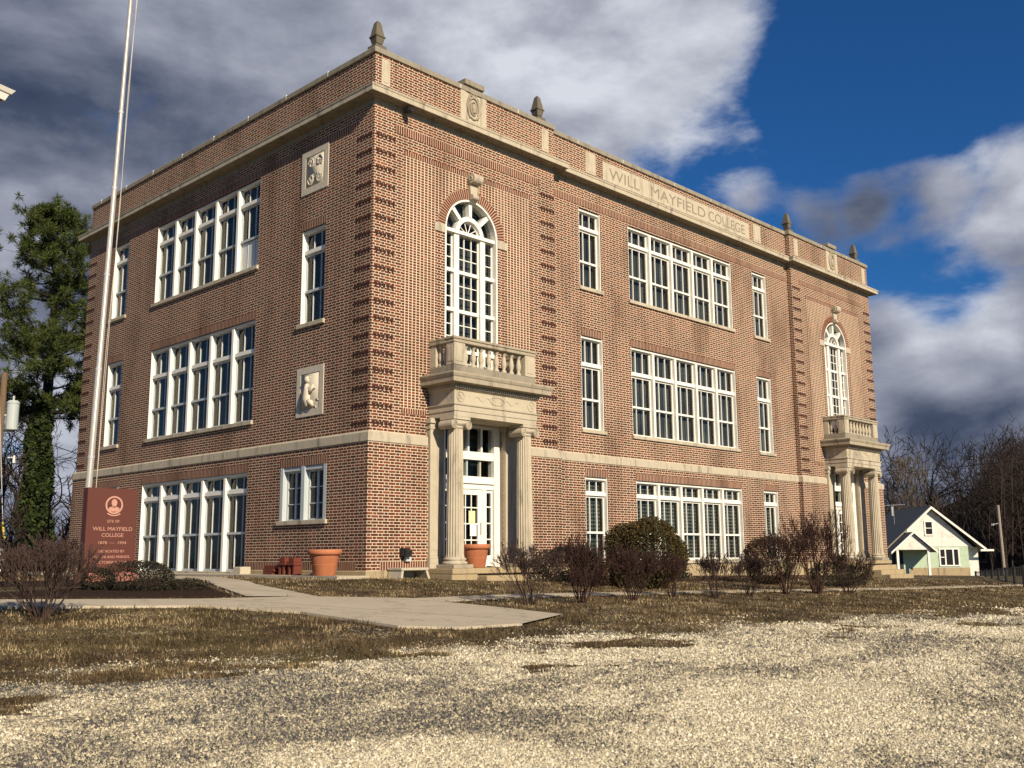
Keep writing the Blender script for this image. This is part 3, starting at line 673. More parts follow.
# ---- arched windows above the porticoes
def arc_pts(cx_, cz, r, a0, a1, n): return [(cx_ + r * math.cos(a0 + (a1 - a0) * k / n), cz + r * math.sin(a0 + (a1 - a0) * k / n)) for k in range(n + 1)]
def arch_band(mb, cx_, cz, r0, r1, y0, y1, n=28, a0=0, a1=math.pi):
    I = arc_pts(cx_, cz, r0, a0, a1, n); O = arc_pts(cx_, cz, r1, a0, a1, n)
    for k in range(n):
        mb.hexa([(I[k][0], y0, I[k][1]), (O[k][0], y0, O[k][1]), (O[k][0], y1, O[k][1]), (I[k][0], y1, I[k][1]),
                 (I[k + 1][0], y0, I[k + 1][1]), (O[k + 1][0], y0, O[k + 1][1]), (O[k + 1][0], y1, O[k + 1][1]), (I[k + 1][0], y1, I[k + 1][1])])
def arched_window(cx_):
    zb = 4.9; fr = MB(); y0, y1 = .0, .30
    for s in (-1, 1):
        fr.box(cx_ + s * (AR - .05), cx_ + s * AR, y0 - .006, y1, zb, ASP)
        fr.box(cx_ + s * .38, cx_ + s * .55, .07, y1 - .06, zb, ASP - .05)
    arch_band(fr, cx_, ASP, AR - .05, AR, y0 - .006, y1)
    arch_band(fr, cx_, ASP, .38, .50, .07, y1 - .06, 20)
    for a in (45, 90, 135):                 # radial blocks between the two arches
        ca, sa_ = math.cos(R(a)), math.sin(R(a)); t = .05
        q4 = [(.49, -t), (AR - .065, -t * 1.15), (AR - .065, t * 1.15), (.49, t)]
        pts = [(cx_ + r_ * ca - o * sa_, ASP + r_ * sa_ + o * ca) for r_, o in q4]
        fr.hexa([(pts[0][0], .05, pts[0][1]), (pts[1][0], .05, pts[1][1]), (pts[1][0], .29, pts[1][1]), (pts[0][0], .29, pts[0][1]),
                 (pts[3][0], .05, pts[3][1]), (pts[2][0], .05, pts[2][1]), (pts[2][0], .29, pts[2][1]), (pts[3][0], .29, pts[3][1])])
    fr.box(cx_ - AR + .07, cx_ + AR - .07, .02, .285, ASP - .05, ASP + .04)
    for z in (7.80, 6.77, 5.74):
        fr.box(cx_ - .36, cx_ + .36, .12, .28, z - .05, z + .04)
        for s in (-1, 1): fr.box(cx_ + s * .55, cx_ + s * (AR - .05), .08, .24, z - .05, z + .04)
    f = fr.build('arched_window', 'white_paint', school)
    sa = MB(); g0, g1 = .155, .19
    for zl, zh in ((7.84, ASP - .05), (6.81, 7.75), (5.78, 6.72), (4.9, 5.69)):
        for k in range(4):
            u = cx_ - .38 + .76 * k / 3; w = .03 if k in (0, 3) else .012
            sa.box(u - w, u + w, g0, g1, zl, zh)
        for k in (1, 2): z = zl + (zh - zl) * k / 3; sa.box(cx_ - .325, cx_ + .325, g0 + .004, g1, z - .011, z + .011)
        for s in (-1, 1):
            a, c_ = sorted((cx_ + s * .55, cx_ + s * (AR - .05))); sa.box(a, a + .03, g0, g1, zl, zh); sa.box(c_ - .03, c_, g0, g1, zl, zh)
            for k in (1, 2): z = zl + (zh - zl) * k / 3; sa.box(a + .03, c_ - .03, g0 + .004, g1, z - .011, z + .011)
    arch_band(sa, cx_, ASP, .35, .38, .15, .19, 16)
    for a in (36, 72, 108, 144):
        ca, sn = math.cos(R(a)), math.sin(R(a)); sa.tube([(cx_, .16, ASP + .03), (cx_ + .37 * ca, .16, ASP + .37 * sn)], [.013, .013], 4)
    sa.build('sash', 'white_paint', f)
    pn = MB(); O = arc_pts(cx_, ASP, AR - .04, 0, math.pi, 24)
    pn.add([(cx_ - AR + .04, .18, zb), (cx_ + AR - .04, .18, zb)] + [(x, .18, z) for x, z in O], [tuple(range(len(O) + 2))])
    pn.build('pane', 'glass', f)
    bl = MB(); bl.box(cx_ - AR, cx_ + AR, .38, .40, zb, ASP + AR); bl.build('blind', 'curtain', f)
    # brick arch ring: mortar backing and single voussoirs
    mb = MB(); arch_band(mb, cx_, ASP, AR + .002, AR + .255, -.016, .05, 30); mb.build('arch_mortar', 'mortar', f)
    mb = MB(); n = 46
    for k in range(n):
        a0 = math.pi * (k + .17) / n; a1 = math.pi * (k + .83) / n; arch_band(mb, cx_, ASP, AR + .006, AR + .25, -.024, .04, 1, a0, a1)
    mb.build('arch_bricks', 'voussoir', f)
    for s in (-1, 1):
        mb = MB(); mb.box(cx_ + s * (AR + .005), cx_ + s * (AR + .36), -.03, .05, ASP - .16, ASP + .06); mb.build('impost', 'limestone', f, bevel=.006)
    mb = MB(); pr = [(-.10, 9.74), (.10, 9.74), (.13, 10.02), (.15, 10.22), (.17, 10.4), (-.17, 10.4), (-.15, 10.22), (-.13, 10.02)]
    mb.extrude([(cx_ + a, z) for a, z in pr], -.09, 'y', .10)
    def roll(yc, zc, r, hw, n=14):
        vs = []; fs = []
        for sx in (-hw, hw):
            for k in range(n): a = 2 * math.pi * k / n; vs.append((cx_ + sx, yc + r * math.cos(a), zc + r * math.sin(a)))
        fs = [tuple(range(n))[::-1], tuple(range(n, 2 * n))] + [(k, (k + 1) % n, (k + 1) % n + n, k + n) for k in range(n)]
        mb.add(vs, fs)
    roll(-.15, 10.30, .13, .165); roll(-.11, 9.82, .07, .11)
    for s in (-.175, .175): roll2 = [(cx_ + s, -.15 + .05 * math.cos(t), 10.30 + .05 * math.sin(t)) for t in np.linspace(0, 6.28, 9)]; mb.tube(roll2, [.018] * 9, 5)
    mb.build('keystone', 'limestone', f, smooth=False)
for c_ in AC: arched_window(c_)

# ---- porticoes
def portico(cx_, zbase):
    """stone porch: returns list of objects, all parts of the school"""
    made = []
    def part(mb, name, mat, parent=school, **k):
        o = mb.build(name, mat, parent, **k); made.append(o); return o
    def molding(mb, hw, yf, prof, yb=-.0):
        vs = []; fs = []; n = len(prof)
        for o, z in prof: vs += [(cx_ - hw - o, yb, z), (cx_ - hw - o, yf - o, z), (cx_ + hw + o, yf - o, z), (cx_ + hw + o, yb, z)]
        for i in range(n - 1):
            for k in range(3): fs.append((i * 4 + k, i * 4 + k + 1, i * 4 + k + 5, i * 4 + k + 4))
        fs.append((3, 2, 1, 0)); fs.append(tuple((n - 1) * 4 + k for k in range(4)))
        mb.add(vs, fs)
    HW, YF = 1.42, -.90
    mb = MB()
    molding(mb, HW, YF, [(0, 3.88), (0, 4.0), (.018, 4.003), (.018, 4.13), (.045, 4.15), (.05, 4.185), (.0, 4.20), (.0, 4.50), (.03, 4.515), (.05, 4.54)])
    n = 42
    for k in range(n):
        x = cx_ - HW - .05 + (2 * HW + .10) * (k + .5) / n; mb.box(x - .018, x + .018, YF - .09, YF - .04, 4.545, 4.615)
    for s in (-1, 1):
        for k in range(13):
            y = YF + .03 + .83 * k / 13; mb.box(cx_ + s * (HW + .04), cx_ + s * (HW + .09), y, y + .035, 4.545, 4.615)
    ent = part(mb, 'entablature', 'limestone')
    mb = MB()
    for cxx in (cx_ - 1.22, cx_ + 1.22):
        mb.tube([(cxx + .12 * math.cos(t), YF - .006, 4.35 + .12 * math.sin(t)) for t in np.linspace(0, 6.283, 17)], [.012] * 17, 5)
        for k in range(4): a = math.pi / 4 + k * math.pi / 2; mb.tube([(cxx, YF - .004, 4.35), (cxx + .09 * math.cos(a), YF - .004, 4.35 + .09 * math.sin(a))], [.02, .008], 5)
    mb.tube([(cx_ + .24 * math.cos(t), YF - .006, 4.35 + .10 * math.sin(t)) for t in np.linspace(0, 6.283, 21)], [.012] * 21, 5)
    for s in (-1, 1): mb.tube([(cx_ + s * (.25 + .5 * t), YF - .004, 4.35 + .05 * math.sin(9 * t)) for t in np.linspace(0, 1, 12)], [.010] * 12, 5)
    part(mb, 'frieze_ornament', 'limestone', ent)
    mb = MB(); molding(mb, HW, YF, [(.05, 4.541), (.055, 4.62), (.10, 4.64), (.27, 4.65), (.275, 4.655), (.28, 4.76), (.30, 4.78), (.325, 4.84), (.325, 4.87), (.30, 4.885), (0.02, 4.93)])
    cor = part(mb, 'portico_cornice', 'coping_stone')
    # balcony
    mb = MB(); molding(mb, HW, YF + .02, [(.0, 4.90), (.0, 5.10), (-.015, 5.12)])
    bal = part(mb, 'balcony', 'weathered_and_shaded_stone')
    mb = MB(); molding(mb, HW - .03, YF + .05, [(-.0, 5.66), (.045, 5.665), (.05, 5.70), (.03, 5.72), (.05, 5.75), (.05, 5.79), (.02, 5.81)])
    # hollow rail: only along the edges
    mb = MB()
    for (xa, xb, ya, yb_) in ((cx_ - HW - .02, cx_ + HW + .02, YF, YF + .27), (cx_ - HW - .021, cx_ - HW + .25, YF + .271, -.002), (cx_ + HW - .25, cx_ + HW + .021, YF + .271, -.002)):
        mb.box(xa, xb, ya, yb_, 5.66, 5.74); mb.box(xa - .02 if xb - xa > 1 else xa, xb + .02 if xb - xa > 1 else xb, ya - (.02 if xb - xa > 1 else 0), yb_, 5.745, 5.81)
    part(mb, 'balcony_rail', 'coping_stone', bal, bevel=.012)
    for s in (-1, 1):
        mb = MB(); xa, xb = sorted((cx_ + s * HW, cx_ + s * (HW - .37)))
        mb.box(xa, xb, YF + .015, YF + .30, 5.122, 5.66)
        mb.box(xa + .06, xb - .06, YF + .003, YF + .02, 5.20, 5.58); mb.box(cx_ + s * (HW - .004), cx_ + s * (HW + .01), YF + .07, YF + .25, 5.20, 5.58)
        part(mb, 'pedestal', 'limestone', bal, bevel=.008)
        mb = MB(); xa, xb = sorted((cx_ + s * (HW - .01), cx_ + s * (HW - .22))); mb.box(xa, xb, -.22, -.002, 5.122, 5.66); part(mb, 'pedestal', 'limestone', bal, bevel=.008)
    prof = [(.075, 0), (.075, .05), (.05, .06), (.06, .08), (.035, .10), (.06, .16), (.072, .23), (.06, .31), (.042, .40), (.036, .45), (.055, .46), (.05, .48), (.07, .49), (.07, .54)]
    spots = [(cx_ - .93 + 1.86 * k / 7, YF + .15) for k in range(8)] + [(cx_ + s * (HW - .12), YF + .44 + .17 * k) for s in (-1, 1) for k in range(2)]
    b0 = None
    for x, y in spots:
        if b0 is None:
            b0 = MB().lathe(prof, 12).build('baluster', 'limestone', bal, smooth=True); b0.location = (x, y, 5.122); made.append(b0)
        else:
            c2 = b0.copy(); COL.objects.link(c2); c2.parent = bal; c2.location = (x, y, 5.122); made.append(c2)
    # columns with fluted shafts, ionic capitals and attic bases
    for x in (cx_ - 1.17, cx_ + 1.20):
        y = -.66; zb = .42
        mb = MB(); N = 80
        fl = lambda k: 1.0 - (0.105 * abs(math.sin(math.pi * ((k % 4) / 4.0))) if k % 4 else 0.0)
        pr = [(.222, .17), (.215, .22)] + [(.213 - .030 * (t ** 1.6), .25 + 2.93 * t) for t in np.linspace(0, 1, 9)] + [(.19, 3.20)]
        mb.lathe(pr, N, (x, y, zb), fl)
        col = part(mb, 'column', 'limestone')
        mb = MB(); mb.lathe([(.29, 0), (.30, .02), (.30, .05), (.27, .065), (.245, .075), (.245, .09), (.265, .10), (.27, .12), (.26, .14), (.225, .155), (.22, .172)], 32, (x, y, zb)); part(mb, 'column_base', 'limestone', col, smooth=True)
        mb = MB(); mb.box(x - .31, x + .31, y - .31, y + .31, zb - .09, zb - .001); part(mb, 'plinth', 'coping_stone', col, bevel=.01)
        mb = MB(); zt = 3.60
        mb.lathe([(.188, 0), (.20, .02), (.19, .03), (.19, .05), (.235, .10), (.24, .12)], 28, (x, y, zt))
        mb.box(x - .26, x + .26, y - .215, y + .215, zt + .12, zt + .20); mb.box(x - .27, x + .27, y - .245, y + .245, zt + .205, zt + .275)
        for s in (-1, 1):                   # volutes: a bolster through the capital and a spiral on its face
            n = 18; vs = []; cxv = x + s * .235; czv = zt + .085
            for yy in (y - .23, y + .23):
                for k in range(n): a = 2 * math.pi * k / n; vs.append((cxv + .095 * math.cos(a), yy, czv + .105 * math.sin(a)))
            mb.add(vs, [tuple(range(n)), tuple(range(2 * n - 1, n - 1, -1))] + [(k, k + n, (k + 1) % n + n, (k + 1) % n) for k in range(n)])
            ts = np.linspace(0, 4 * math.pi, 30)
            mb.tube([(cxv - s * (.088 - .0055 * t) * math.cos(t), y - .235, czv + (.096 - .006 * t) * math.sin(t)) for t in ts], [.013] * 30, 5)
            mb.lathe([(.02, 0), (.02, .02)], 8, (cxv, y - .24, czv - .01))
        part(mb, 'capital', 'limestone', col)
    # pilasters against the wall
    for s in (-1, 1):
        mb = MB(); xa, xb = sorted((cx_ + s * 1.06, cx_ + s * 1.50))
        mb.box(xa, xb, -.15, .15, .62, 3.62); mb.box(xa - .02, xb + .02, -.17, .15, 3.621, 3.66); mb.box(xa, xb, -.15, .15, 3.661, 3.76); mb.box(xa - .03, xb + .03, -.19, .15, 3.761, 3.879)
        mb.box(xa - .04, xb + .04, -.20, .15, zbase - .12, .45); mb.box(xa - .025, xb + .025, -.185, .15, .451, .56); mb.box(xa - .012, xb + .012, -.165, .15, .561, .619)
        mb.box(xa + .10, xb - .10, -.158, -.14, .75, 3.5)
        part(mb, 'pilaster', 'limestone', bevel=.006)
    # door screen: white frame with transom lights, door and side lights
    mb = MB(); yd = .10; yb_ = .26
    L_, Rr = cx_ - 1.05, cx_ + 1.03
    mb.box(L_, L_ + .20, yd - .06, yb_, .34, 3.88); mb.box(Rr - .20, Rr, yd - .06, yb_, .34, 3.88); mb.box(L_ + .20, Rr - .20, yd - .03, yb_, 3.80, 3.879)
    for z0, z1 in ((2.26, 2.58), (3.0, 3.2)): mb.box(L_ + .20, Rr - .20, yd - .02, yb_, z0, z1)
    mb.box(L_ + .20, Rr - .20, yd - .07, yd - .021, 2.40, 2.46)
    for x in (cx_ - .46, cx_ - .01, cx_ + .45): mb.box(x - .024, x + .024, yd + .06, yb_ - .02, 2.58, 3.0); mb.box(x - .024, x + .024, yd, yb_ - .02, 3.2, 3.80)
    for s in (-1, 1): xa, xb = sorted((cx_ + s * .47, cx_ + s * .57)); mb.box(xa, xb, yd - .03, yb_, .34, 2.26)
    fr = part(mb, 'door_frame', 'white_paint')
    mb = MB()
    for s in (-1, 1):
        xa, xb = sorted((cx_ + s * .57, cx_ + s * .85))
        mb.box(xa, xa + .06, yd + .02, yd + .07, .36, 2.26); mb.box(xb - .06, xb, yd + .02, yd + .07, .36, 2.26); mb.box(xa + .06, xb - .06, yd + .02, yd + .07, .36, .62)
        for z in (1.02, 1.42, 1.83, 2.2): mb.box(xa + .06, xb - .06, yd + .025, yd + .065, z - .015, z + .015 if z < 2 else 2.26)
    part(mb, 'sidelight', 'white_paint', fr)
    mb = MB(); mb.quad((L_ + .2, yd + .05, .36), (Rr - .2, yd + .05, .36), (Rr - .2, yd + .05, 3.8), (L_ + .2, yd + .05, 3.8)); part(mb, 'pane', 'glass', fr)
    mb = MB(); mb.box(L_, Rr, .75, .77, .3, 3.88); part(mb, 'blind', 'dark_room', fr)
    mb = MB(); y2 = yd + .005
    for s in (-1, 1): xa, xb = sorted((cx_ + s * .47, cx_ + s * .31)); mb.box(xa, xb, y2, y2 + .04, .36, 2.25)
    mb.box(cx_ - .31, cx_ + .31, y2, y2 + .04, .36, .62); mb.box(cx_ - .31, cx_ + .31, y2, y2 + .04, 2.12, 2.25)
    for z in (1.0, 1.4, 1.8): mb.box(cx_ - .31, cx_ + .31, y2 + .01, y2 + .035, z - .014, z + .014)
    for x in (-.1, .1): mb.box(cx_ + x - .012, cx_ + x + .012, y2 + .012, y2 + .033, .62, 2.12)
    dr = part(mb, 'door', 'white_paint')
    mb = MB(); mb.tube([(cx_ + .39, y2 - .05, 1.15), (cx_ + .39, y2 - .05, 1.45)], [.012, .012], 6); mb.box(cx_ + .38, cx_ + .40, y2 - .05, y2, 1.17, 1.19); mb.box(cx_ + .38, cx_ + .40, y2 - .05, y2, 1.41, 1.43)
    part(mb, 'handle', 'galvanised', dr)
    if cx_ < 10:
        mb = MB(); mb.box(cx_ + .00, cx_ + .22, y2 + .002, y2 + .006, 1.42, 1.72); part(mb, 'notice', 'paper_yellow', dr)
        mb = MB(); mb.box(cx_ + .04, cx_ + .26, y2 - .003, y2 + .001, 1.1, 1.40); part(mb, 'notice', 'paper', dr)
    # landing and steps
    mb = MB(); mb.box(cx_ - 1.56, cx_ + 1.62, -1.02, .16, .20, .33)
    part(mb, 'landing', 'foundation', bevel=.015)
    mb = MB(); mb.box(cx_ - 1.56, cx_ - .75, -1.0, .1, zbase - .6, .199); mb.box(cx_ - .749, cx_ + 1.58, -.93, .1, zbase - .6, .199)
    z = .33 - .17; y = -1.02; k = 0
    while z > zbase + .03:
        mb.box(cx_ - .78, cx_ + 1.3, y - .32, y - .001, zbase - .6, z); y -= .32; z -= .17; k += 1
    part(mb, 'steps', 'foundation', bevel=.015)
    return made
portico(AC[0], .12); portico(AC[1], -.30)

# ---- parapet ornaments
def cartouche(cx_):
    mb = MB(); y0 = -.03
    mb.box(cx_ - .47, cx_ - .28, y0, .05, 11.80, 12.739); mb.box(cx_ + .28, cx_ + .47, y0, .05, 11.80, 12.739); mb.box(cx_ - .279, cx_ + .279, y0 + .02, .05, 11.80, 12.91)
    f = mb.build('parapet_cartouche', 'limestone', school, bevel=.01)
    mb = MB(); mb.box(cx_ - .36, cx_ + .36, -.08, .30, 12.92, 13.07); mb.build('cap', 'weathered_and_shaded_stone', f, bevel=.01)
    mb = MB()
    for s, rr in ((1.0, .028), (.62, .02)): mb.tube([(cx_ + .19 * s * math.cos(t), y0 - .0, 12.33 + .30 * s * math.sin(t)) for t in np.linspace(0, 6.283, 25)], [rr] * 25, 6)
    mb.lathe([(.001, -.16), (.06, -.12), (.085, 0), (.06, .12), (.001, .16)], 10, (cx_, y0 + .01, 12.32))
    for s in (-1, 1):
        mb.tube([(cx_ + s * (.13 + .10 * math.sin(3 * t)), y0, 12.05 + .6 * t) for t in np.linspace(0, 1, 9)], [.03] * 9, 6)
        mb.tube([(cx_ + s * (.05 + .05 * math.cos(t)), y0, 12.70 + .05 * math.sin(t)) for t in np.linspace(0, 6.28, 10)], [.02] * 10, 5)
    mb.build('carving', 'coping_stone', f)
for c_ in (AC[0] + .05, 23.5): cartouche(c_)
def spanel(x0, x1, y0, z0, z1):
    mb = MB(); mb.box(x0, x1, y0 - .012, y0 + .05, z0, z1); mb.box(x0 + .07, x1 - .07, y0 - .022, y0 - .004, z0 + .07, z1 - .07); mb.build('parapet_panel', 'limestone', school)
for x0, x1, y0 in ((.19, .46, 0), (5.98, 6.26, 0), (8.12, 8.60, q), (17.72, 18.22, q), (20.4, 20.7, 0), (26.2, 26.5, 0)): spanel(x0, x1, y0, 11.97, 12.64)
def text_mesh(s, size, width, sx=1.0):
    cu = bpy.data.curves.new('text', 'FONT'); cu.body = s; cu.size = size; cu.align_x = 'CENTER'; cu.extrude = .5
    o = bpy.data.objects.new('text', cu); COL.objects.link(o); bpy.context.view_layer.update()
    dg = bpy.context.evaluated_depsgraph_get(); me = bpy.data.meshes.new_from_object(o.evaluated_get(dg))
    vs = [tuple(v.co) for v in me.vertices]; fs = [tuple(p_.vertices) for p_ in me.polygons]
    bpy.data.objects.remove(o)
    wd = max(v[0] for v in vs) - min(v[0] for v in vs); k = width / wd if width else sx
    return [(v[0] * k, v[1], v[2]) for v in vs], fs
mb = MB(); edges = [8.92, 10.35, 11.95, 13.4, 14.75, 16.1, 17.4]
for a, c_ in zip(edges, edges[1:]): mb.box(a + .006, c_ - .006, q - .02, q + .05, 11.95, 12.55)
tab = mb.build('inscription_panel', 'limestone', school)
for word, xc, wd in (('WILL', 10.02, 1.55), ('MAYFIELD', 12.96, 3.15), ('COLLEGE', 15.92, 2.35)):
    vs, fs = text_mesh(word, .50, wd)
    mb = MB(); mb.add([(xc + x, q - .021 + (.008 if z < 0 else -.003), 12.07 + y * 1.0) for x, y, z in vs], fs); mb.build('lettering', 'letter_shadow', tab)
# finials
for x, y in ((.22, .22), (6.05, .22), (20.36, .22), (26.05, .22)):
    mb = MB(); mb.box(x - .17, x + .17, y - .17, y + .17, ZCOP - .01, ZCOP + .13)
    def frus(z0, z1, a, c_):
        a *= .8; c_ *= .8
        mb.hexa([(x - a, y - a, z0), (x + a, y - a, z0), (x + a, y + a, z0), (x - a, y + a, z0), (x - c_, y - c_, z1), (x + c_, y - c_, z1), (x + c_, y + c_, z1), (x - c_, y + c_, z1)])
    frus(ZCOP + .131, ZCOP + .19, .11, .10); frus(ZCOP + .191, ZCOP + .36, .12, .17); frus(ZCOP + .361, ZCOP + .40, .19, .19); frus(ZCOP + .401, ZCOP + .76, .165, .085); frus(ZCOP + .761, ZCOP + .83, .085, .02)
    mb.build('finial', 'sooty_stone', school, bevel=.008)
# carved panels on the side wall
def carved(u0, u1, z0, z1, kind):
    mb = MB(); b_ = .17
    for a, c_, e, f_ in ((u0, u1, z0, z0 + b_), (u0, u1, z1 - b_, z1), (u0, u0 + b_, z0 + b_, z1 - b_), (u1 - b_, u1, z0 + b_, z1 - b_)): mb.box(-.02, .03, a, c_, e, f_)
    o = mb.build('carved_panel', 'pale_stone', school)
    mb = MB(); mb.box(-.010, .03, u0 + b_, u1 - b_, z0 + b_, z1 - b_); cu, cz = (u0 + u1) / 2, (z0 + z1) / 2
    rr = random.Random(5 if kind else 9)
    if kind == 0:                           # four-part strapwork
        for su in (-1, 1):
            for sz in (-1, 1):
                c0, c1 = cu + su * .18, cz + sz * .21
                mb.tube([(-.005, c0 + su * (.14 - .016 * t) * math.cos(t * 1.1), c1 + sz * (.17 - .02 * t) * math.sin(t * 1.1)) for t in np.linspace(0, 7, 26)], [.026] * 26, 5)
                for k in range(5): a = rr.uniform(0, 6.3); mb.tube([(0, c0, c1), (-.01, c0 + .15 * math.cos(a), c1 + .17 * math.sin(a))], [.035, .012], 5)
    else:                                   # figure among foliage
        mb.tube([(-.01, cu + .02, cz - .36), (-.035, cu + .10, cz - .2), (-.04, cu + .06, cz + .02), (-.035, cu + .10, cz + .18)], [.10, .12, .10, .05], 8)
        mb.lathe([(.001, -.09), (.07, -.05), (.085, .01), (.06, .07), (.001, .10)], 8, (-.02, cu + .1, cz + .29))
        mb.tube([(-.03, cu + .08, cz + .12), (-.05, cu - .1, cz - .02), (-.04, cu - .18, cz + .14)], [.05, .045, .03], 6)
        mb.tube([(-.03, cu + .05, cz - .25), (-.05, cu - .12, cz - .30), (-.04, cu - .16, cz - .40)], [.08, .07, .05], 6)
        for k in range(9): a = rr.uniform(0, 6.3); u_, z_ = cu + rr.uniform(-.3, .3), cz + rr.uniform(-.38, .38); mb.tube([(0, u_, z_), (-.02, u_ + .1 * math.cos(a), z_ + .1 * math.sin(a))], [.03, .012], 5)
    mb.build('carving', 'pale_stone', o, smooth=True)
carved(1.82, 2.98, 9.80, 10.97, 0); carved(1.80, 2.94, 4.02, 5.26, 1)

# ------------------------------------------------------------------ small things at the building
fl = MB(); fl.box(.88, 1.10, -.20, -.08, .62, .80).box(.97, 1.01, -.09, -.066, .55, .72).hexa([(.90, -.26, .60), (1.08, -.26, .60), (1.08, -.2, .60), (.90, -.2, .60), (.90, -.30, .74), (1.08, -.30, .74), (1.08, -.201, .78), (.90, -.201, .78)])
t = empty('floodlight', (1.0, -.07, .5)); tag(t, 'small black floodlight fixed low on the brick wall left of the near portico', 'floodlight')
o = fl.build('lamp_housing', 'black_metal'); o.parent = t; o.matrix_parent_inverse = t.matrix_basis.inverted()
mb = MB(); mb.box(1.02, 1.16, -.16, -.069, .50, .60); o = mb.build('junction_box', 'grey_and_shaded_white'); o.parent = t; o.matrix_parent_inverse = t.matrix_basis.inverted()
mb = MB(); mb.box(.82, .98, -.28, -.12, 11.40, 11.50).box(.88, .92, -.2, -.16, 11.50, 11.575).hexa([(.84, -.33, 11.38), (.96, -.33, 11.38), (.96, -.281, 11.41), (.84, -.281, 11.41), (.84, -.33, 11.45), (.96, -.33, 11.45), (.96, -.281, 11.49), (.84, -.281, 11.49)])
tag(mb.build('floodlight', 'black_metal'), 'small black lamp under the cornice beside the near building corner', 'floodlight')
t = empty('concrete_box', (.9, -.5, .1)); tag(t, 'low open fronted concrete box against the brick wall left of the near portico', 'box')
mb = MB(); zg = gzf(.9, -.5) - .02
mb.box(.50, 1.30, -.62, -.13, .30, .36); o = mb.build('lid', 'concrete_block', None, bevel=.01); o.parent = t; o.matrix_parent_inverse = t.matrix_basis.inverted()
for a, c_ in ((.52, .06), (1.22, .06)):
    mb = MB(); sx = -.05 if a < 1 else .07
    mb.hexa([(a + sx, -.62, zg), (a + sx + c_, -.62, zg), (a + sx + c_, -.14, zg), (a + sx, -.14, zg), (a, -.60, .299), (a + c_, -.60, .299), (a + c_, -.14, .299), (a, -.14, .299)])
    o = mb.build('side_panel', 'concrete_block'); o.parent = t; o.matrix_parent_inverse = t.matrix_basis.inverted()
mb = MB(); mb.box(.585, 1.215, -.20, -.15, zg, .298); o = mb.build('back_panel', 'concrete_block'); o.parent = t; o.matrix_parent_inverse = t.matrix_basis.inverted()
mb = MB(); mb.box(-.52, -.22, 4.42, 4.78, .17, .38); tag(mb.build('concrete_block', 'concrete_block', bevel=.015), 'pale concrete block at the right end of the ground floor side windows', 'block')
def brickpile(name, y, boxes, label):
    mb = MB()
    for a in boxes: mb.box(*a)
    tag(mb.build(name, 'paver', bevel=.006), label, 'bricks', 'loose red bricks along the side wall')
brickpile('brick_stack', 3, [(-.50, -.25, 3.02, 3.42, .20, .27), (-.50, -.25, 2.95, 3.42, .272, .345), (-.48, -.23, 2.78, 3.42, .347, .42)], 'low stack of red bricks on the ledge by the side wall, farthest from the pot')
brickpile('brick_stack', 2.5, [(-.5, -.28, 2.52, 2.60, .2, .42), (-.5, -.28, 2.68, 2.75, .2, .42), (-.52, -.28, 2.45, 2.78, .422, .49), (-.5, -.3, 2.5, 2.72, .492, .60)], 'taller stack of red bricks with gaps, between the low stack and the pot')
brickpile('brick_stack', 2.1, [(-.5, -.28, 2.10, 2.17, .2, .42), (-.5, -.28, 2.28, 2.35, .2, .42), (-.52, -.28, 2.08, 2.38, .422, .49), (-.5, -.28, 2.12, 2.33, .492, .60)], 'upright red bricks on the ledge nearest the terracotta pot')
def pot(loc, s, label):
    t = empty('flower_pot', loc); tag(t, label, 'flower pot', 'terracotta pots at the building')
    mb = MB(); N = 40
    mb.lathe([(.24, 0), (.25, .01), (.315, .40), (.318, .405), (.319, .42), (.335, .46), (.372, .465), (.385, .50), (.388, .555), (.375, .575), (.345, .577), (.335, .56), (.325, .50)], N, (0, 0, 0)); mb.f.pop()
    mb.lathe([(.285, .238), (.292, .242), (.292, .252), (.287, .256)], N)
    o = mb.build('pot_body', 'terracotta', t, smooth=True); o.scale = (s, s, s)
    mb = MB(); mb.lathe([(.01, .52), (.325, .50), (.325, .49)], 24); o = mb.build('soil', 'potting_soil', t); o.scale = (s, s, s)
    return t
pot((-.62, .72, .20), 1.0, 'big empty terracotta pot on the ledge at the side wall near the corner')
pot((3.07, -.30, .332), .97, 'big terracotta pot before the white door behind the fluted column')
mb = MB(); t = empty('utility_box', (22.2, -.45, 5.13)); tag(t, 'small white topped box on the far portico balcony', 'box')
mb.box(-.16, .16, -.13, .13, 0, .22); mb.build('box_body', 'black_metal', t); mb = MB(); mb.box(-.18, .18, -.15, .15, .221, .5); mb.build('box_cover', 'white_panel', t)

# ------------------------------------------------------------------ monument, flagpole
mon = empty('monument', (-5.18, 1.5, .13)); tag(mon, 'red granite monument slab with pale lettering standing in the flower bed', 'monument')
mb = MB(); mb.box(-.55, .55, -.10, .34, -.1, .215); mb.build('plinth', 'granite_pink', mon, bevel=.015)
mb = MB(); mb.box(-.51, .51, 0, .20, .216, 1.86); mb.build('slab', 'granite_red', mon, bevel=.008)
for s, z, size, wd in (('SITE OF', 1.185, .075, .25), ('WILL MAYFIELD', 1.025, .105, .80), ('COLLEGE', .905, .10, .44), ('1878  \u2014  1934', .765, .075, .56), ('DEDICATED BY', .60, .072, .52), ('ALUMNI AND FRIENDS', .49, .072, .74), ('OCTOBER 2, 1984', .385, .072, .62)):
    vs, fs = text_mesh(s, size, wd); mb = MB(); mb.add([(x + .03, -.004 + (.003 if zz_ < 0 else 0), z + y) for x, y, zz_ in vs], fs); mb.build('lettering', 'granite_light', mon)
mb = MB(); cz = 1.53
arch_band(mb, .03, cz, .145, .178, -.006, .004, 40, 0, 2 * math.pi)
mb.build('medallion', 'granite_light', mon)
mb = MB()
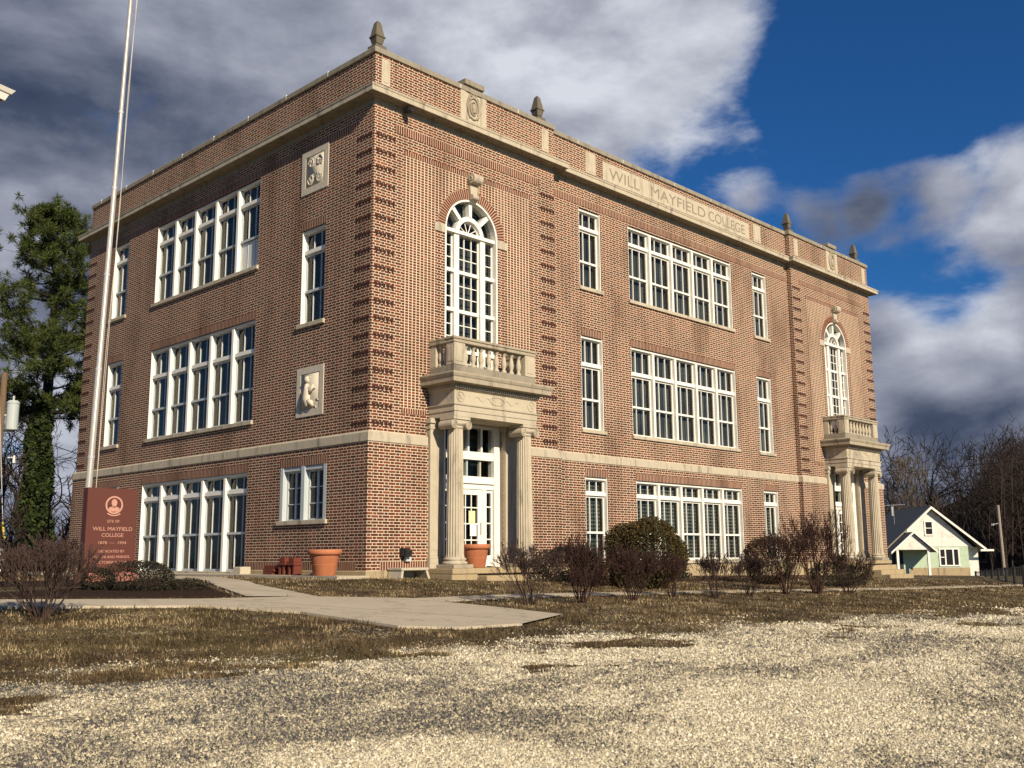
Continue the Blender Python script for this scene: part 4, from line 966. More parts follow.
mb.extrude([(.03 + .058 * math.cos(t), cz + .045 + .075 * math.sin(t)) for t in np.linspace(0, 6.283, 20)[:-1]], -.006, 'y', .01)
mb.extrude([(-.085, cz - .10), (-.075, cz - .055), (-.02, cz - .035), (0, cz - .02), (0, cz - .05), (.06, cz - .05), (.06, cz - .02), (.08, cz - .035), (.135, cz - .055), (.145, cz - .10), (.09, cz - .13), (-.03, cz - .13)], -.006, 'y', .01)
arch_band(mb, .03, cz + .02, .215, .238, -.006, .004, 14, R(235), R(305))
mb.build('bust_emblem', 'granite_light', mon)

fp = empty('flagpole', (-5.09, 3.0, .13)); tag(fp, 'tall slim white metal flagpole rising behind the red monument', 'flagpole')
H = 16.5; lean = Vector((.020, -.006, 1.0)).normalized()
mb = MB(); pts = [lean * h_ for h_ in (0, .6, 4.5, 4.52, 8.6, 8.62, 12.5, H)]; mb.tube(pts, [.075, .072, .066, .060, .056, .050, .046, .035], 14); mb.build('pole', 'pole_paint', fp, smooth=True)
mb = MB()
for h_ in (2.6, 4.5, 6.6, 8.6, 10.4): c_ = lean * h_; mb = MB(); mb.tube([c_ - lean * .03, c_ + lean * .03], [.078 - h_ * .002] * 2, 14); mb.build('collar', 'galvanised', fp)
mb = MB()
mb.lathe([(.14, -.05), (.14, .02), (.09, .06)], 14); mb.lathe([(.02, -.1), (.09, -.05), (.1, 0), (.08, .07), (.01, .1)], 12, tuple(lean * (H + .08))); mb.build('ball_and_base', 'galvanised', fp)
mb = MB(); mb.tube([lean * h_ + Vector((.115 + .02 * math.sin(h_), -.06, 0)) for h_ in np.linspace(.9, H - .1, 24)], [.005] * 24, 5); mb.tube([lean * h_ + Vector((.15 - .002 * h_, -.03, 0)) for h_ in np.linspace(.9, H - .1, 24)], [.005] * 24, 5); mb.build('halyard', 'rope', fp)

# ------------------------------------------------------------------ vegetation generators
def rot_about(v, ax, a): return Matrix.Rotation(a, 3, ax) @ v
def grow(rr, p0, d, length, r0, depth, maxd, segs, up=.15, nb=(2, 3), spread=(25, 50), shrink=(.62, .82), wob=.18):
    pts = [Vector(p0)]; rad = [r0]; n = 3 if depth < maxd else 2; dd = d.normalized()
    r1 = r0 * .62
    for i in range(n):
        dd = (dd + Vector((rr.gauss(0, wob), rr.gauss(0, wob), rr.gauss(0, wob) + up * .3))).normalized()
        pts.append(pts[-1] + dd * (length / n)); rad.append(r0 + (r1 - r0) * (i + 1) / n)
    segs.append((pts, rad))
    if depth >= maxd: return
    k = rr.randint(*nb)
    for j in range(k):
        ax = dd.cross(Vector((rr.gauss(0, 1), rr.gauss(0, 1), rr.gauss(0, 1)))).normalized()
        a = R(rr.uniform(*spread)) * (.45 if j == 0 else 1.0)
        nd = (rot_about(dd, ax, a) + Vector((0, 0, up))).normalized()
        at = pts[-1] if j < 2 or depth == 0 else pts[rr.randint(1, n)]
        grow(rr, at, nd, length * rr.uniform(*shrink), r1 * (.95 if j == 0 else .75), depth + 1, maxd, segs, up, nb, spread, shrink, wob)
def segs_mesh(name, segs, mat, parent, nthick=7, minr=0.0):
    mb = MB()
    for pts, rad in segs:
        mb.tube(pts, [max(r_, minr) for r_ in rad], nthick if rad[0] > .06 else (5 if rad[0] > .02 else 3), cap=False)
    return mb.build(name, mat, parent)
def leaves_mesh(name, centers, size, mat, parent, aspect=.6, jitter=.35, normals=None):
    """one small quad for each centre, freely turned"""
    C_ = np.asarray(centers, float); n = len(C_)
    a = rng.normal(size=(n, 3)); a /= np.linalg.norm(a, axis=1)[:, None]
    c_ = rng.normal(size=(n, 3)); bvec = np.cross(a, c_); bvec /= np.linalg.norm(bvec, axis=1)[:, None]
    s = size * (1 + rng.uniform(-jitter, jitter, n))[:, None]
    V = np.stack([C_ - a * s, C_ + bvec * s * aspect, C_ + a * s, C_ - bvec * s * aspect], 1).reshape(-1, 3)
    Fc = np.arange(4 * n).reshape(n, 4)
    return np_mesh(name, V, Fc, mat, parent)

def twig_shrub(x, y, h, w, seed, label, stems=12, dead=0, maxd=4, mat='twig', group=None, dz=0.0, name='bare_shrub', up=.20):
    rr = random.Random(seed); t = empty(name, (x, y, gzf(x, y) + dz)); tag(t, label, 'shrub', group)
    segs = []
    for k in range(stems):
        a = 2 * math.pi * k / stems + rr.uniform(-.3, .3); tilt = rr.uniform(.10, 1.0) * (w / h) * .95
        d = Vector((math.cos(a) * tilt, math.sin(a) * tilt, 1)).normalized()
        grow(rr, (math.cos(a) * .06 * w, math.sin(a) * .06 * w, -.03), d, h * rr.uniform(.24, .31), .0125 * max(1, h), 0, maxd, segs, up, (2, 3), (14, 38), (.66, .86), .12)
    segs_mesh('branches', segs, mat, t, minr=.0034)
    if dead:
        tips = [p_ for pts, rad in segs if rad[0] < .010 for p_ in pts[1:]]
        idx = rng.integers(0, len(tips), dead); C_ = np.array([tips[i] for i in idx]) + rng.normal(0, .02, (dead, 3))
        C_ = C_[C_[:, 2] > .30 * h]
        leaves_mesh('dead_leaves', C_, .017, 'dead_leaf', t)
    return t
G = 'bare twiggy shrubs in the row before the front wall'
twig_shrub(-1.53, -6.42, 1.1, .95, 1, 'open vase shaped bare shrub nearest the portico, first of the row', 11, 60, 5, 'twig', G)
twig_shrub(-.37, -6.58, 1.2, .95, 2, 'dense reddish brown shrub before the white ground floor window, second of the row', 13, 260, 5, 'twig_red', G)
twig_shrub(1.29, -6.42, 1.0, .95, 3, 'broad bare shrub directly in front of the big evergreen bush', 13, 320, 5, 'twig_red', G)
twig_shrub(2.95, -6.15, .92, .7, 4, 'bare shrub at the right edge of the big evergreen bush', 11, 200, 5, 'twig_red', G)
twig_shrub(3.95, -6.5, .95, .85, 5, 'low bare shrub before the five bay ground floor window, left of the two', 11, 110, 5, 'twig', G)
twig_shrub(5.2, -6.55, .95, .85, 6, 'low bare shrub just left of the round clipped bush', 11, 110, 5, 'twig', G)
twig_shrub(7.3, -6.25, 1.5, .8, 7, 'slim reddish shrub just right of the round clipped bush', 10, 150, 5, 'twig_red', G)
twig_shrub(8.5, -6.4, 1.95, 1.2, 8, 'tallest reddish bare shrub of the row, left of the far portico', 14, 250, 5, 'twig_red', G)
twig_shrub(10.0, -6.45, 1.15, 1.25, 9, 'spreading bare shrub before the far portico, last of the row', 11, 160, 5, 'twig_red', G)
twig_shrub(-8.9, -4.9, 1.05, .95, 10, 'dark many stemmed bare shrub at the lower left beside the walk', 24, 450, 5, 'twig')
twig_shrub(-8.3, 0.1, .95, 1.6, 12, 'brown low bare shrub in the flower bed left of the monument', 13, 220, 5, 'twig_red')

def leaf_bush(name, x, y, w, h, n, size, mat, label, shape='ball', group=None, flat=1.0, depth=None, core='twig'):
    t = empty(name, (x, y, gzf(x, y))); tag(t, label, 'bush', group)
    dirs = rng.normal(size=(n, 3)); dirs /= np.linalg.norm(dirs, axis=1)[:, None]
    lump = np.zeros(n)
    for k in range(14):
        c_ = rng.normal(size=3); c_ /= np.linalg.norm(c_); lump += np.where(dirs @ c_ > .80, (dirs @ c_ - .80) * rng.uniform(.2, 1.6), 0)
    r_ = (.72 + .30 * rng.random(n) ** .45) * (1 + lump) + rng.normal(0, .03, n)
    P_ = dirs * r_[:, None] * np.array([w / 2, (depth or w) / 2, h / 2]); P_[:, 2] += h * .48
    P_ = P_[P_[:, 2] > .02]
    leaves_mesh('foliage', P_, size, mat, t, .45)
    segs = []; rr = random.Random(n)
    for k in range(9):
        a = rr.uniform(0, 6.3); grow(rr, (.05 * math.cos(a), .05 * math.sin(a), -.05), Vector((math.cos(a) * .5 * w / h, math.sin(a) * .5 * w / h, .9)), h * .3, .02, 0, 3, segs, .1)
    segs_mesh('stems', segs, core, t)
    return t
leaf_bush('evergreen_bush', 4.95, -4.0, 1.72, 1.48, 22000, .032, 'yew', 'large rounded evergreen bush with bronze tips before the front wall')
leaf_bush('round_bush', 11.3, -3.5, 1.25, 1.30, 9000, .028, 'yew_brown', 'ball clipped dark brown bush below the narrow right ground floor window')
leaf_bush('spreading_juniper', 4.6, -2.0, 1.5, .85, 6000, .030, 'juniper', 'dark low juniper mound against the wall right of the near portico')
leaf_bush('spreading_juniper', 13.3, -4.6, 1.9, .62, 6000, .030, 'juniper', 'dark low juniper with a sideways reaching arm before the far portico', depth=1.3)
leaf_bush('spreading_juniper', -6.05, -1.75, .95, .52, 5000, .020, 'juniper', 'dense dark juniper mound in front of the monument at its right')
leaf_bush('spreading_juniper', -6.62, -1.3, .52, .38, 2400, .020, 'juniper', 'smaller dark juniper in front of the monument at its left')
leaf_bush('spreading_juniper', -5.35, -2.0, .62, .22, 1600, .018, 'juniper', 'flat straggling juniper at the right tip of the flower bed')
leaf_bush('clipped_hedge', 7.2, -1.9, 4.6, .5, 6500, .035, 'juniper', 'low dark hedge under the five bay ground floor window', depth=.8)
leaf_bush('leafy_shrub', 3.6, -3.4, .7, .55, 1800, .03, 'dead_leaf', 'small tan leaved shrub left of the big evergreen bush')

# --- pine with ivy, left
def pine(x, y, H_, seed, label):
    rr = random.Random(seed); t = empty('pine_tree', (x, y, gzf(x, y))); tag(t, label, 'tree')
    mb = MB(); pts = []; rad = []
    for k in range(14):
        f = k / 13; pts.append((.25 * math.sin(f * 3), .2 * math.sin(f * 4 + 1), H_ * .97 * f - .3)); rad.append(.42 * (1 - f) ** .8 + .03)
    mb.tube(pts, rad, 10); mb.build('trunk', 'bark', t, smooth=True)
    segs = []; cl = []
    for k in range(84):
        f = rr.uniform(.40, .985); z = H_ * f; a = rr.uniform(0, 6.283)
        L = (4.0 * math.sin(min(1, (1 - f) / .42) * 1.65) + .5) * rr.uniform(.65, 1.1)
        d = Vector((math.cos(a), math.sin(a), rr.uniform(.0, .45) - (.1 if f < .55 else 0)))
        i = int(f * 13); base = Vector(pts[min(i, 13)]); base.z = z
        ps = [base]; dd = d.normalized()
        for s in range(4): dd = (dd + Vector((rr.gauss(0, .14), rr.gauss(0, .14), .06 + rr.gauss(0, .08)))).normalized(); ps.append(ps[-1] + dd * L / 4)
        segs.append((ps, [.08 * (1 - f) + .035, .05, .035, .025, .015]))
        for s in range(int(5 + L * 4)):
            u = rr.uniform(.35, 1.05); j = min(3, int(u * 4)); fr_ = u * 4 - j
            c_ = ps[j].lerp(ps[j + 1], min(fr_, 1.1)) + Vector((rr.gauss(0, .42), rr.gauss(0, .42), rr.gauss(.1, .25)))
            cl.append(c_); segs.append(([ps[j], c_], [.016, .008]))
    for k in range(26): cl.append(Vector((pts[-1][0] + rr.gauss(0, .5), pts[-1][1] + rr.gauss(0, .5), H_ - abs(rr.gauss(0, .8)))))
    segs_mesh('limbs', segs, 'bark', t)
    C_ = np.array([tuple(c_) for c_ in cl]); n = len(C_); per = 64
    cc = np.repeat(C_, per, 0); d = rng.normal(size=(n * per, 3)); d[:, 2] += .35; d /= np.linalg.norm(d, axis=1)[:, None]
    ln = rng.uniform(.12, .26, n * per)[:, None]; st = cc + d * rng.uniform(0, .20, n * per)[:, None]; en = st + d * ln
    sd_ = np.cross(d, rng.normal(size=(n * per, 3))); sd_ /= np.linalg.norm(sd_, axis=1)[:, None]; w = .020
    V = np.stack([st - sd_ * w, st + sd_ * w, en + sd_ * w * .4, en - sd_ * w * .4], 1).reshape(-1, 3)
    np_mesh('needles', V, np.arange(len(V)).reshape(-1, 4), 'pine_needles', t)
    # ivy sleeve on the lower trunk
    m_ = 10000; z = rng.uniform(.1, H_ * .46, m_); a = rng.uniform(0, 6.283, m_); r_ = (1.0 - .055 * z) * (0.55 + .45 * rng.random(m_) ** .5) * (1 + .22 * np.sin(a * 3 + z * 1.7))
    leaves_mesh('ivy', np.stack([r_ * np.cos(a), r_ * np.sin(a), z], 1), .12, 'ivy', t, .8)
    return t
pine(7.1, 38.25, 20.3, 3, 'tall ragged pine with an ivy wrapped trunk left of the school')

# --- bare trees: a few prototypes, copied
def bare_tree(seed, H_, maxd=6, r0=.2, up=.12, spread=(22, 52), mat='bark', trunk=.30, minr=.024):
    rr = random.Random(seed); t = empty('bare_tree', (0, 0, 0)); segs = []
    grow(rr, (0, 0, -.3), Vector((rr.gauss(0, .05), rr.gauss(0, .05), 1)), H_ * trunk, r0, 0, maxd, segs, up, (2, 3), spread, (.64, .86), .13)
    tr = [s for s in segs if s[1][0] > r0 * .55]; br = [s for s in segs if s[1][0] <= r0 * .55]
    segs_mesh('trunk', tr, mat, t, 8); segs_mesh('branches', br, mat, t, 5, minr)
    return t
protos = [bare_tree(21, 15, 6, .30, .04, (24, 58)), bare_tree(22, 14, 6, .28, .10, (22, 50)), bare_tree(23, 13, 6, .27, .0, (28, 64)), bare_tree(24, 12, 6, .18, .25, (15, 35), 'bark_pale'), bare_tree(25, 16, 6, .32, .04, (24, 55))]
used = set()
def put_tree(k, x, y, s, rz, label, group, dz=0):
    o = protos[k] if k not in used else copy_tree(protos[k]); used.add(k)
    o.location = (x, y, gzf(x, y) + dz); o.scale = (s, s, s); o.rotation_euler = (0, 0, rz); tag(o, label, 'tree', group)
rr = random.Random(77)
def polar(az, dist): return CAM.x + math.sin(R(az)) * dist, CAM.y + math.cos(R(az)) * dist
GR = 'bare trees on the rise behind the small house'
for k, (az, dist, s, v) in enumerate([(66.2, 92, .95, 3), (67.0, 106, .98, 0), (67.9, 118, .95, 2), (68.6, 110, .92, 4), (69.3, 122, 1.0, 1), (70.0, 104, .92, 2), (70.7, 112, .98, 0), (71.4, 124, 1.0, 4), (72.0, 108, .90, 1), (72.8, 118, .92, 2), (73.6, 112, .80, 3), (65.3, 120, .9, 0), (74.6, 110, .75, 1), (68.2, 98, .7, 3), (71.0, 98, .66, 2), (75.6, 104, .8, 0)]):
    x, y = polar(az, dist); put_tree(v, x, y, s, rr.uniform(0, 6.28), 'bare dark deciduous tree in the line behind the small green and white house', GR, -.2)
GL = 'bare trees behind the utility pole at the left'
for k, (az, dist, s, v) in enumerate([(17.6, 66, .72, 2), (18.8, 74, .70, 4), (20.6, 80, .72, 0), (21.8, 70, .55, 1), (22.8, 84, .66, 2), (16.2, 60, .7, 0), (19.6, 90, .8, 3)]):
    x, y = polar(az, dist); put_tree(v, x, y, s, rr.uniform(0, 6.28), 'bare dark tree tangled behind the utility pole left of the school', GL)
# far woods: one mass of thin stems on the slope, right, and brush at the left
def woods(name, spots, hgt, mat, per=10, seedv=5):
    r2 = np.random.default_rng(seedv); V = []; Fq = []; base = 0
    for x, y, z, h_ in spots:
        pts = [np.array([x, y, z - .3]), np.array([x + r2.normal(0, .3), y + r2.normal(0, .3), z + h_ * .5]), np.array([x + r2.normal(0, .5), y + r2.normal(0, .5), z + h_])]
        lines = [(pts[0], pts[1], .10, .07), (pts[1], pts[2], .07, .02)]
        for k in range(per):
            f = r2.uniform(.25, 1); s = pts[0] + (pts[2] - pts[0]) * f; a = r2.uniform(0, 6.28); L = h_ * r2.uniform(.10, .34) * (1.15 - .5 * f)
            e_ = s + np.array([math.cos(a) * L * .7, math.sin(a) * L * .7, L * r2.uniform(.3, .9)]); lines.append((s, e_, .04, .012))
            for j in range(3):
                s2 = s + (e_ - s) * r2.uniform(.3, 1); a2 = r2.uniform(0, 6.28); L2_ = L * r2.uniform(.3, .6); lines.append((s2, s2 + np.array([math.cos(a2) * L2_ * .7, math.sin(a2) * L2_ * .7, L2_ * r2.uniform(.2, 1)]), .022, .008))
        for s, e_, ra, rb in lines:
            d = e_ - s; d = d / (np.linalg.norm(d) + 1e-9); a_ = np.cross(d, [.3, .2, .93]); a_ /= np.linalg.norm(a_) + 1e-9; b2 = np.cross(d, a_)
            for p_, r_ in ((s, ra), (e_, rb)):
                for k in range(3): t_ = 2.094 * k; V.append(p_ + (a_ * math.cos(t_) + b2 * math.sin(t_)) * r_)
            for k in range(3): k2 = (k + 1) % 3; Fq.append((base + k, base + k2, base + 3 + k2, base + 3 + k))
            base += 6
    return np_mesh(name, np.array(V), np.array(Fq), mat)
def hillz(x, y):
    """slope rising behind the house to the right"""
    dxy = math.hypot(x - CAM.x, y - CAM.y); az = math.degrees(math.atan2(x - CAM.x, y - CAM.y))
    rise = max(0, dxy - 95) * (.06 + .14 * max(0, min(1, (az - 69.0) / 9.0)))
    return gzf(x, y) + min(rise, 60) + (rise > 0) * (1.2 * math.sin(x * .13 + y * .07) + .8 * math.sin(x * .31 - y * .2)) * min(1, rise / 4)
spots = []
for k in range(1300):
    az = rr.uniform(62.5, 84) if k % 2 else rr.uniform(71, 80); dist = rr.uniform(96, 190) if k % 3 else rr.uniform(96, 330); x, y = polar(az, dist); spots.append((x, y, hillz(x, y) - .2, rr.uniform(4, 8.5) * (1 if az < 71 else 1.3)))
tag(woods('woods', spots, 8, 'twig_wood', 13, 5), 'brownish leafless woods covering the slope behind the small house', 'woods', kind='stuff')
spots = []
for k in range(240):
    az = rr.uniform(8, 24.5); dist = rr.uniform(48, 110); x, y = polar(az, dist); spots.append((x, y, gzf(x, y) - .2, rr.uniform(1.5, 5.5)))
tag(woods('brush', spots, 4, 'twig_wood', 12, 6), 'tangled bare brush along the ground left of the school', 'brush', kind='stuff')
mb = MB(); na, nd = 60, 24; vs = []
for i in range(na + 1):
    for j in range(nd + 1):
        az = 50 + 60 * i / na; dist = 96 + 260 * (j / nd) ** 1.3; x, y = polar(az, dist); vs.append((x, y, hillz(x, y) - .15 if j else gzf(x, y) - 1.0))
mb.add(vs, [(i * (nd + 1) + j, (i + 1) * (nd + 1) + j, (i + 1) * (nd + 1) + j + 1, i * (nd + 1) + j + 1) for i in range(na) for j in range(nd)])
tag(mb.build('hill', 'wooded_hill', smooth=True), kind='structure')

# ------------------------------------------------------------------ the small house, right
def house():
    th = math.atan2(-.66, -.75)             # gable faces this way
    t = empty('house', (65.8, 13.65, -1.27), th + math.pi / 2); t.scale = (.95, .95, .95); tag(t, 'small green and white gabled house with dark shingle roof beyond the school', 'house')
    B = lambda mb, name, mat, par=t, **k: mb.build(name, mat, par, **k)
    # local: x right along the gable, -y towards the viewer
    mb = MB(); mb.box(-3.5, 2.9, 0, 9.5, .72, 2.45); B(mb, 'wall', 'siding_green')
    mb = MB(); mb.box(-1.9, 2.92, -.06, .2, -.4, .74); mb.box(-3.4, 2.8, .2, 9.4, -.6, .718); B(mb, 'stone_base', 'foundation')
    mb = MB(); mb.extrude([(-3.7, 2.45), (3.1, 2.45), (3.35, 2.35), (-.0, 5.62), (-3.4, 2.6)], -.02, 'y', 9.4); B(mb, 'gable', 'siding_white')
    def slope(x0, z0, x1, z1, y0, y1, th_=.14): return [(x0, y0, z0), (x1, y0, z1), (x1, y1, z1), (x0, y1, z0), (x0, y0, z0 + th_), (x1, y0, z1 + th_), (x1, y1, z1 + th_), (x0, y1, z0 + th_)]
    mb = MB(); mb.hexa(slope(-4.1, 1.95, 0, 5.62, -.45, 10)); mb.hexa(slope(0, 5.621, 4.15, 2.2, -.45, 10)); rf = B(mb, 'roof', 'shingle')
    mb = MB(); mb.hexa(slope(.5, 5.75, 5.0, 2.0, 1.2, 7.5)); B(mb, 'side_roof', 'shingle', rf)
    mb = MB(); mb.hexa(slope(-2.1, 3.62, 0, 5.52, -.55, -.46, .2)); mb.hexa(slope(0, 5.521, 4.2, 2.06, -.55, -.46, .2)); mb.box(3.7, 4.75, -.55, -.4, 2.05, 2.2); B(mb, 'bargeboard', 'white_paint', rf)
    mb = MB(); mb.box(2.901, 3.9, .6, 5.0, -.3, 2.4); B(mb, 'side_wall', 'siding_white')
    def win(x0, x1, z0, z1, y, div):
        mb = MB(); f = .11
        mb.box(x0 - f, x1 + f, y - .06, y, z1, z1 + f); mb.box(x0 - f, x1 + f, y - .09, y, z0 - f, z0)
        for x in [x0 - f, x1] + [x0 + (x1 - x0) * d - f / 2 for d in div]: mb.box(x, x + f, y - .06, y, z0, z1)
        mb.box(x0, x0 + (x1 - x0) * (div[0] if div else 1) - .055, y - .045, y - .005, (z0 + z1) / 2 - .03, (z0 + z1) / 2 + .03)
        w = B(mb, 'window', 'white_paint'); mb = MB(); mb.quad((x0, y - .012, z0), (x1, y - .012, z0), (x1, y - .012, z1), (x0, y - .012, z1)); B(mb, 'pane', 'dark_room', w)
    win(.62, 2.05, .95, 2.2, -.001, (.28, .72)); win(-.42, .10, 3.45, 4.45, -.022, ())
    # porch
    mb = MB(); mb.extrude([(-3.55, 2.2), (-.75, 2.2), (-2.1, 3.5)], -1.9, 'y', .12); pg = B(mb, 'porch_gable', 'siding_white')
    mb = MB(); mb.hexa(slope(-3.95, 1.92, -2.1, 3.52, -2.1, .3, .1)); mb.hexa(slope(-2.1, 3.521, -.35, 1.98, -2.1, -.03, .1)); B(mb, 'porch_roof', 'shingle', rf)
    mb = MB(); mb.hexa(slope(-4.0, 1.86, -2.1, 3.51, -2.19, -2.101, .17)); mb.hexa(slope(-2.1, 3.511, -.3, 1.9, -2.19, -2.101, .17)); B(mb, 'bargeboard', 'white_paint', pg)
    for x in (-3.4, -.95):
        mb = MB(); mb.box(x - .09, x + .09, -1.85, -1.67, -.3, 2.2); B(mb, 'post', 'white_paint')
    mb = MB(); mb.box(-3.3, -2.4, -.05, .0, .1, 2.1); B(mb, 'door', 'black_metal')
    mb = MB(); mb.box(-2.39, -1.2, -.04, .0, .0, 2.2); B(mb, 'porch_wall', 'siding_green')
    mb = MB(); mb.box(-3.6, -.8, -2.0, -.07, -.5, .05); mb.box(-3.2, -2.2, -2.5, -2.001, -.5, -.12); B(mb, 'porch_floor', 'grey_wood')
    mb = MB(); mb.tube([(-1.9, 3.5, 5.1), (-1.9, 3.5, 5.9)], [.1, .1], 8); mb.tube([(-1.6, 4, 4.4), (-1.6, 4, 6.1)], [.02, .02], 4); mb.tube([(-2.4, 4, 6.0), (-.6, 4, 6.1)], [.018, .018], 4); B(mb, 'vent_pipe', 'galvanised', rf)
    return t
house()

# fence and poles, right
x0, y0, x1, y1 = 38.5, .7, 22.5, -6.6
fz = lambda t_: -.30 + .34 * t_
t = empty('railing_fence', (x0, y0, gzf(x0, y0))); tag(t, 'black railing fence running out of the picture at the right edge', 'fence')
def F3(a, z): return (x0 + (x1 - x0) * a - x0, y0 + (y1 - y0) * a - y0, z - gzf(x0, y0))
mb = MB(); mb.tube([F3(a, -.38 + .50 * a) for a in (0, .5, 1)], [.022] * 3, 6); mb.tube([F3(a, -.60 + .16 * a) for a in (0, .5, 1)], [.02] * 3, 6)
for k in range(44): a = k / 43; mb.tube([F3(a, -.62 + .14 * a), F3(a, -.38 + .50 * a)], [.009] * 2, 4)
mb.build('rails', 'black_metal', t)
for k in range(8):
    a = k / 7; mb = MB(); mb.tube([F3(a, -1.1), F3(a, -.32 + .50 * a)], [.05] * 2, 6); mb.build('post', 'black_metal', t)
t = empty('utility_pole', (77.1, 12.2, -2.4)); tag(t, 'leaning grey wooden utility pole at the right edge by the woods', 'utility pole')
mb = MB(); mb.tube([(0, 0, 0), (-1.1, -.3, 6.9)], [.15, .12], 8); mb.build('pole', 'grey_wood', t)
mb = MB(); mb.tube([(-.85, -.2, 5.4), (-1.5, .1, 5.3)], [.03, .025], 5); mb.box(-1.65, -1.45, .02, .18, 5.2, 5.36); mb.build('bracket_lamp', 'galvanised', t)
t = empty('utility_pole', (2.96, 32.1, .13)); tag(t, 'brown wooden utility pole with grey transformer at the left edge', 'utility pole')
mb = MB(); mb.tube([(0, 0, -.3), (0, 0, 9.25)], [.19, .14], 10); mb.build('pole', 'wood_pole', t)
mb = MB(); mb.lathe([(.05, -.08), (.24, 0), (.27, .03), (.27, 1.25), (.29, 1.27), (.29, 1.33), (.2, 1.42), (.05, 1.44)], 16, (.42, -.22, 6.5)); mb.tube([(0, 0, 7.2), (.42, -.22, 7.2)], [.06, .06], 6); mb.tube([(.42, -.22, 7.9), (.42, -.22, 8.15)], [.05, .05], 6); mb.build('transformer', 'transformer_grey', t, smooth=False)
mb = MB(); mb.tube([(.35, -.2, 5.2), (.62, -.34, 5.2)], [.03, .03], 5); mb.tube([(.6, -.33, 4.95), (.6, -.33, 5.3)], [.07, .05], 8); mb.build('insulator', 'white_panel', t)
t = empty('guy_wire', (2.55, 30.3, .13)); tag(t, 'slanting steel guy wire with yellow plastic guard at the left edge', 'guy wire')
mb = MB(); mb.tube([(.22, 0, 2.1), (.2, 1.7, 8.2)], [.018, .018], 5); mb.build('cable', 'galvanised', t)
mb = MB(); mb.tube([(.38, -.6, -.05), (.22, 0, 2.1)], [.055, .05], 8); mb.build('guard', 'yellow_plastic', t)
def wire(name, a, b_, sag, r_, label):
    a, b_ = Vector(a), Vector(b_); mb = MB(); mb.tube([a.lerp(b_, s) - Vector((0, 0, sag * 4 * s * (1 - s))) for s in np.linspace(0, 1, 18)], [r_] * 18, 4)
    tag(mb.build(name, 'black_metal'), label, 'wire', 'overhead wires')
wire('overhead_wire', (2.96, 32.1, 9.0), (22, 48, 8.2), .7, .018, 'upper overhead wire from the left utility pole towards the school')
wire('overhead_wire', (2.96, 32.1, 6.9), (22, 48, 6.0), .5, .022, 'lower thick overhead wire from the left utility pole towards the school')
wire('overhead_wire', (90, 44, 8.3), (82, -22, 11.2), .6, .03, 'thin overhead wire above the trees at the right edge')
# little coloured things far left
t = empty('sign_board', (-.55, 22.3, .13)); tag(t, 'small white sign with red top between the shrub and the ivy trunk', 'sign')
mb = MB(); mb.box(-.28, .28, -.02, .02, .8, 1.15); mb.build('board', 'white_panel', t); mb = MB(); mb.box(-.2, .2, -.03, -.021, 1.151, 1.5).box(-.2, .2, -.02, .02, 1.151, 1.5); mb.build('red_top', 'paver', t)
mb = MB(); mb.tube([(0, .04, -.1), (0, .04, 1.1)], [.03, .03], 6); mb.build('post', 'grey_wood', t)
t = empty('roadside_box', (-1.15, 20.2, .13)); tag(t, 'small yellow box near the ground at the far left', 'box')
mb = MB(); mb.box(-.2, .2, -.15, .15, .02, .48); mb.hexa([(-.22, -.17, .481), (.22, -.17, .481), (.22, .17, .481), (-.22, .17, .481), (-.15, -.1, .56), (.15, -.1, .56), (.15, .1, .56), (-.15, .1, .56)]); mb.build('box_body', 'yellow_plastic', t, bevel=.02)
t = empty('marker_post', (-.72, 20.2, .13)); tag(t, 'short white marker post beside the yellow box at the far left', 'post')
mb = MB(); mb.tube([(0, 0, -.1), (0, 0, .72)], [.11, .10], 10); mb.lathe([(.12, .721), (.12, .76), (.04, .84)], 10); mb.build('post_body', 'white_panel', t)

# neighbouring building whose eave shows at the upper left
t = empty('neighbour_porch', (-11.479, -10.333, 0)); tag(t, 'white eave corner with dark soffit of a neighbouring building at the upper left edge', 'porch')
dirA = Vector((-.959, -.284, 0)); dirB = Vector((-.284, .959, 0))   # fascia runs left and a little nearer; the side runs away
def NP(a, c_, z): return tuple(dirA * a + dirB * c_ + Vector((0, 0, z)))
def tray(mb, i0, z0, i1, z1): mb.hexa([NP(i0, i0, z0), NP(i0, 4 - i0, z0), NP(6 - i0, 4 - i0, z0), NP(6 - i0, i0, z0), NP(i1, i1, z1), NP(i1, 4 - i1, z1), NP(6 - i1, 4 - i1, z1), NP(6 - i1, i1, z1)])
mb = MB(); tray(mb, .05, 4.125, .03, 4.18); tray(mb, .02, 4.181, .0, 4.212); mb.build('fascia', 'white_paint', t)
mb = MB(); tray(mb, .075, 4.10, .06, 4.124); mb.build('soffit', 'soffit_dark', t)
mb = MB(); mb.hexa([NP(.02, .02, 4.213), NP(.02, 3.98, 4.213), NP(5.98, 3.98, 4.213), NP(5.98, .02, 4.213), NP(.3, .3, 4.225), NP(.3, 3.7, 4.24), NP(5.7, 3.7, 4.24), NP(5.7, .3, 4.225)]); mb.build('roof', 'shingle', t)
for a, c_ in ((3.2, 3.6), (5.6, 3.6), (5.6, .5)):
    pz = Vector(NP(a, c_, 0)); g_ = gzf(pz.x - 11.479, pz.y - 10.333); mb = MB(); mb.tube([(pz.x, pz.y, g_ - .1), (pz.x, pz.y, 4.10)], [.09, .09], 10); mb.build('post', 'white_paint', t)

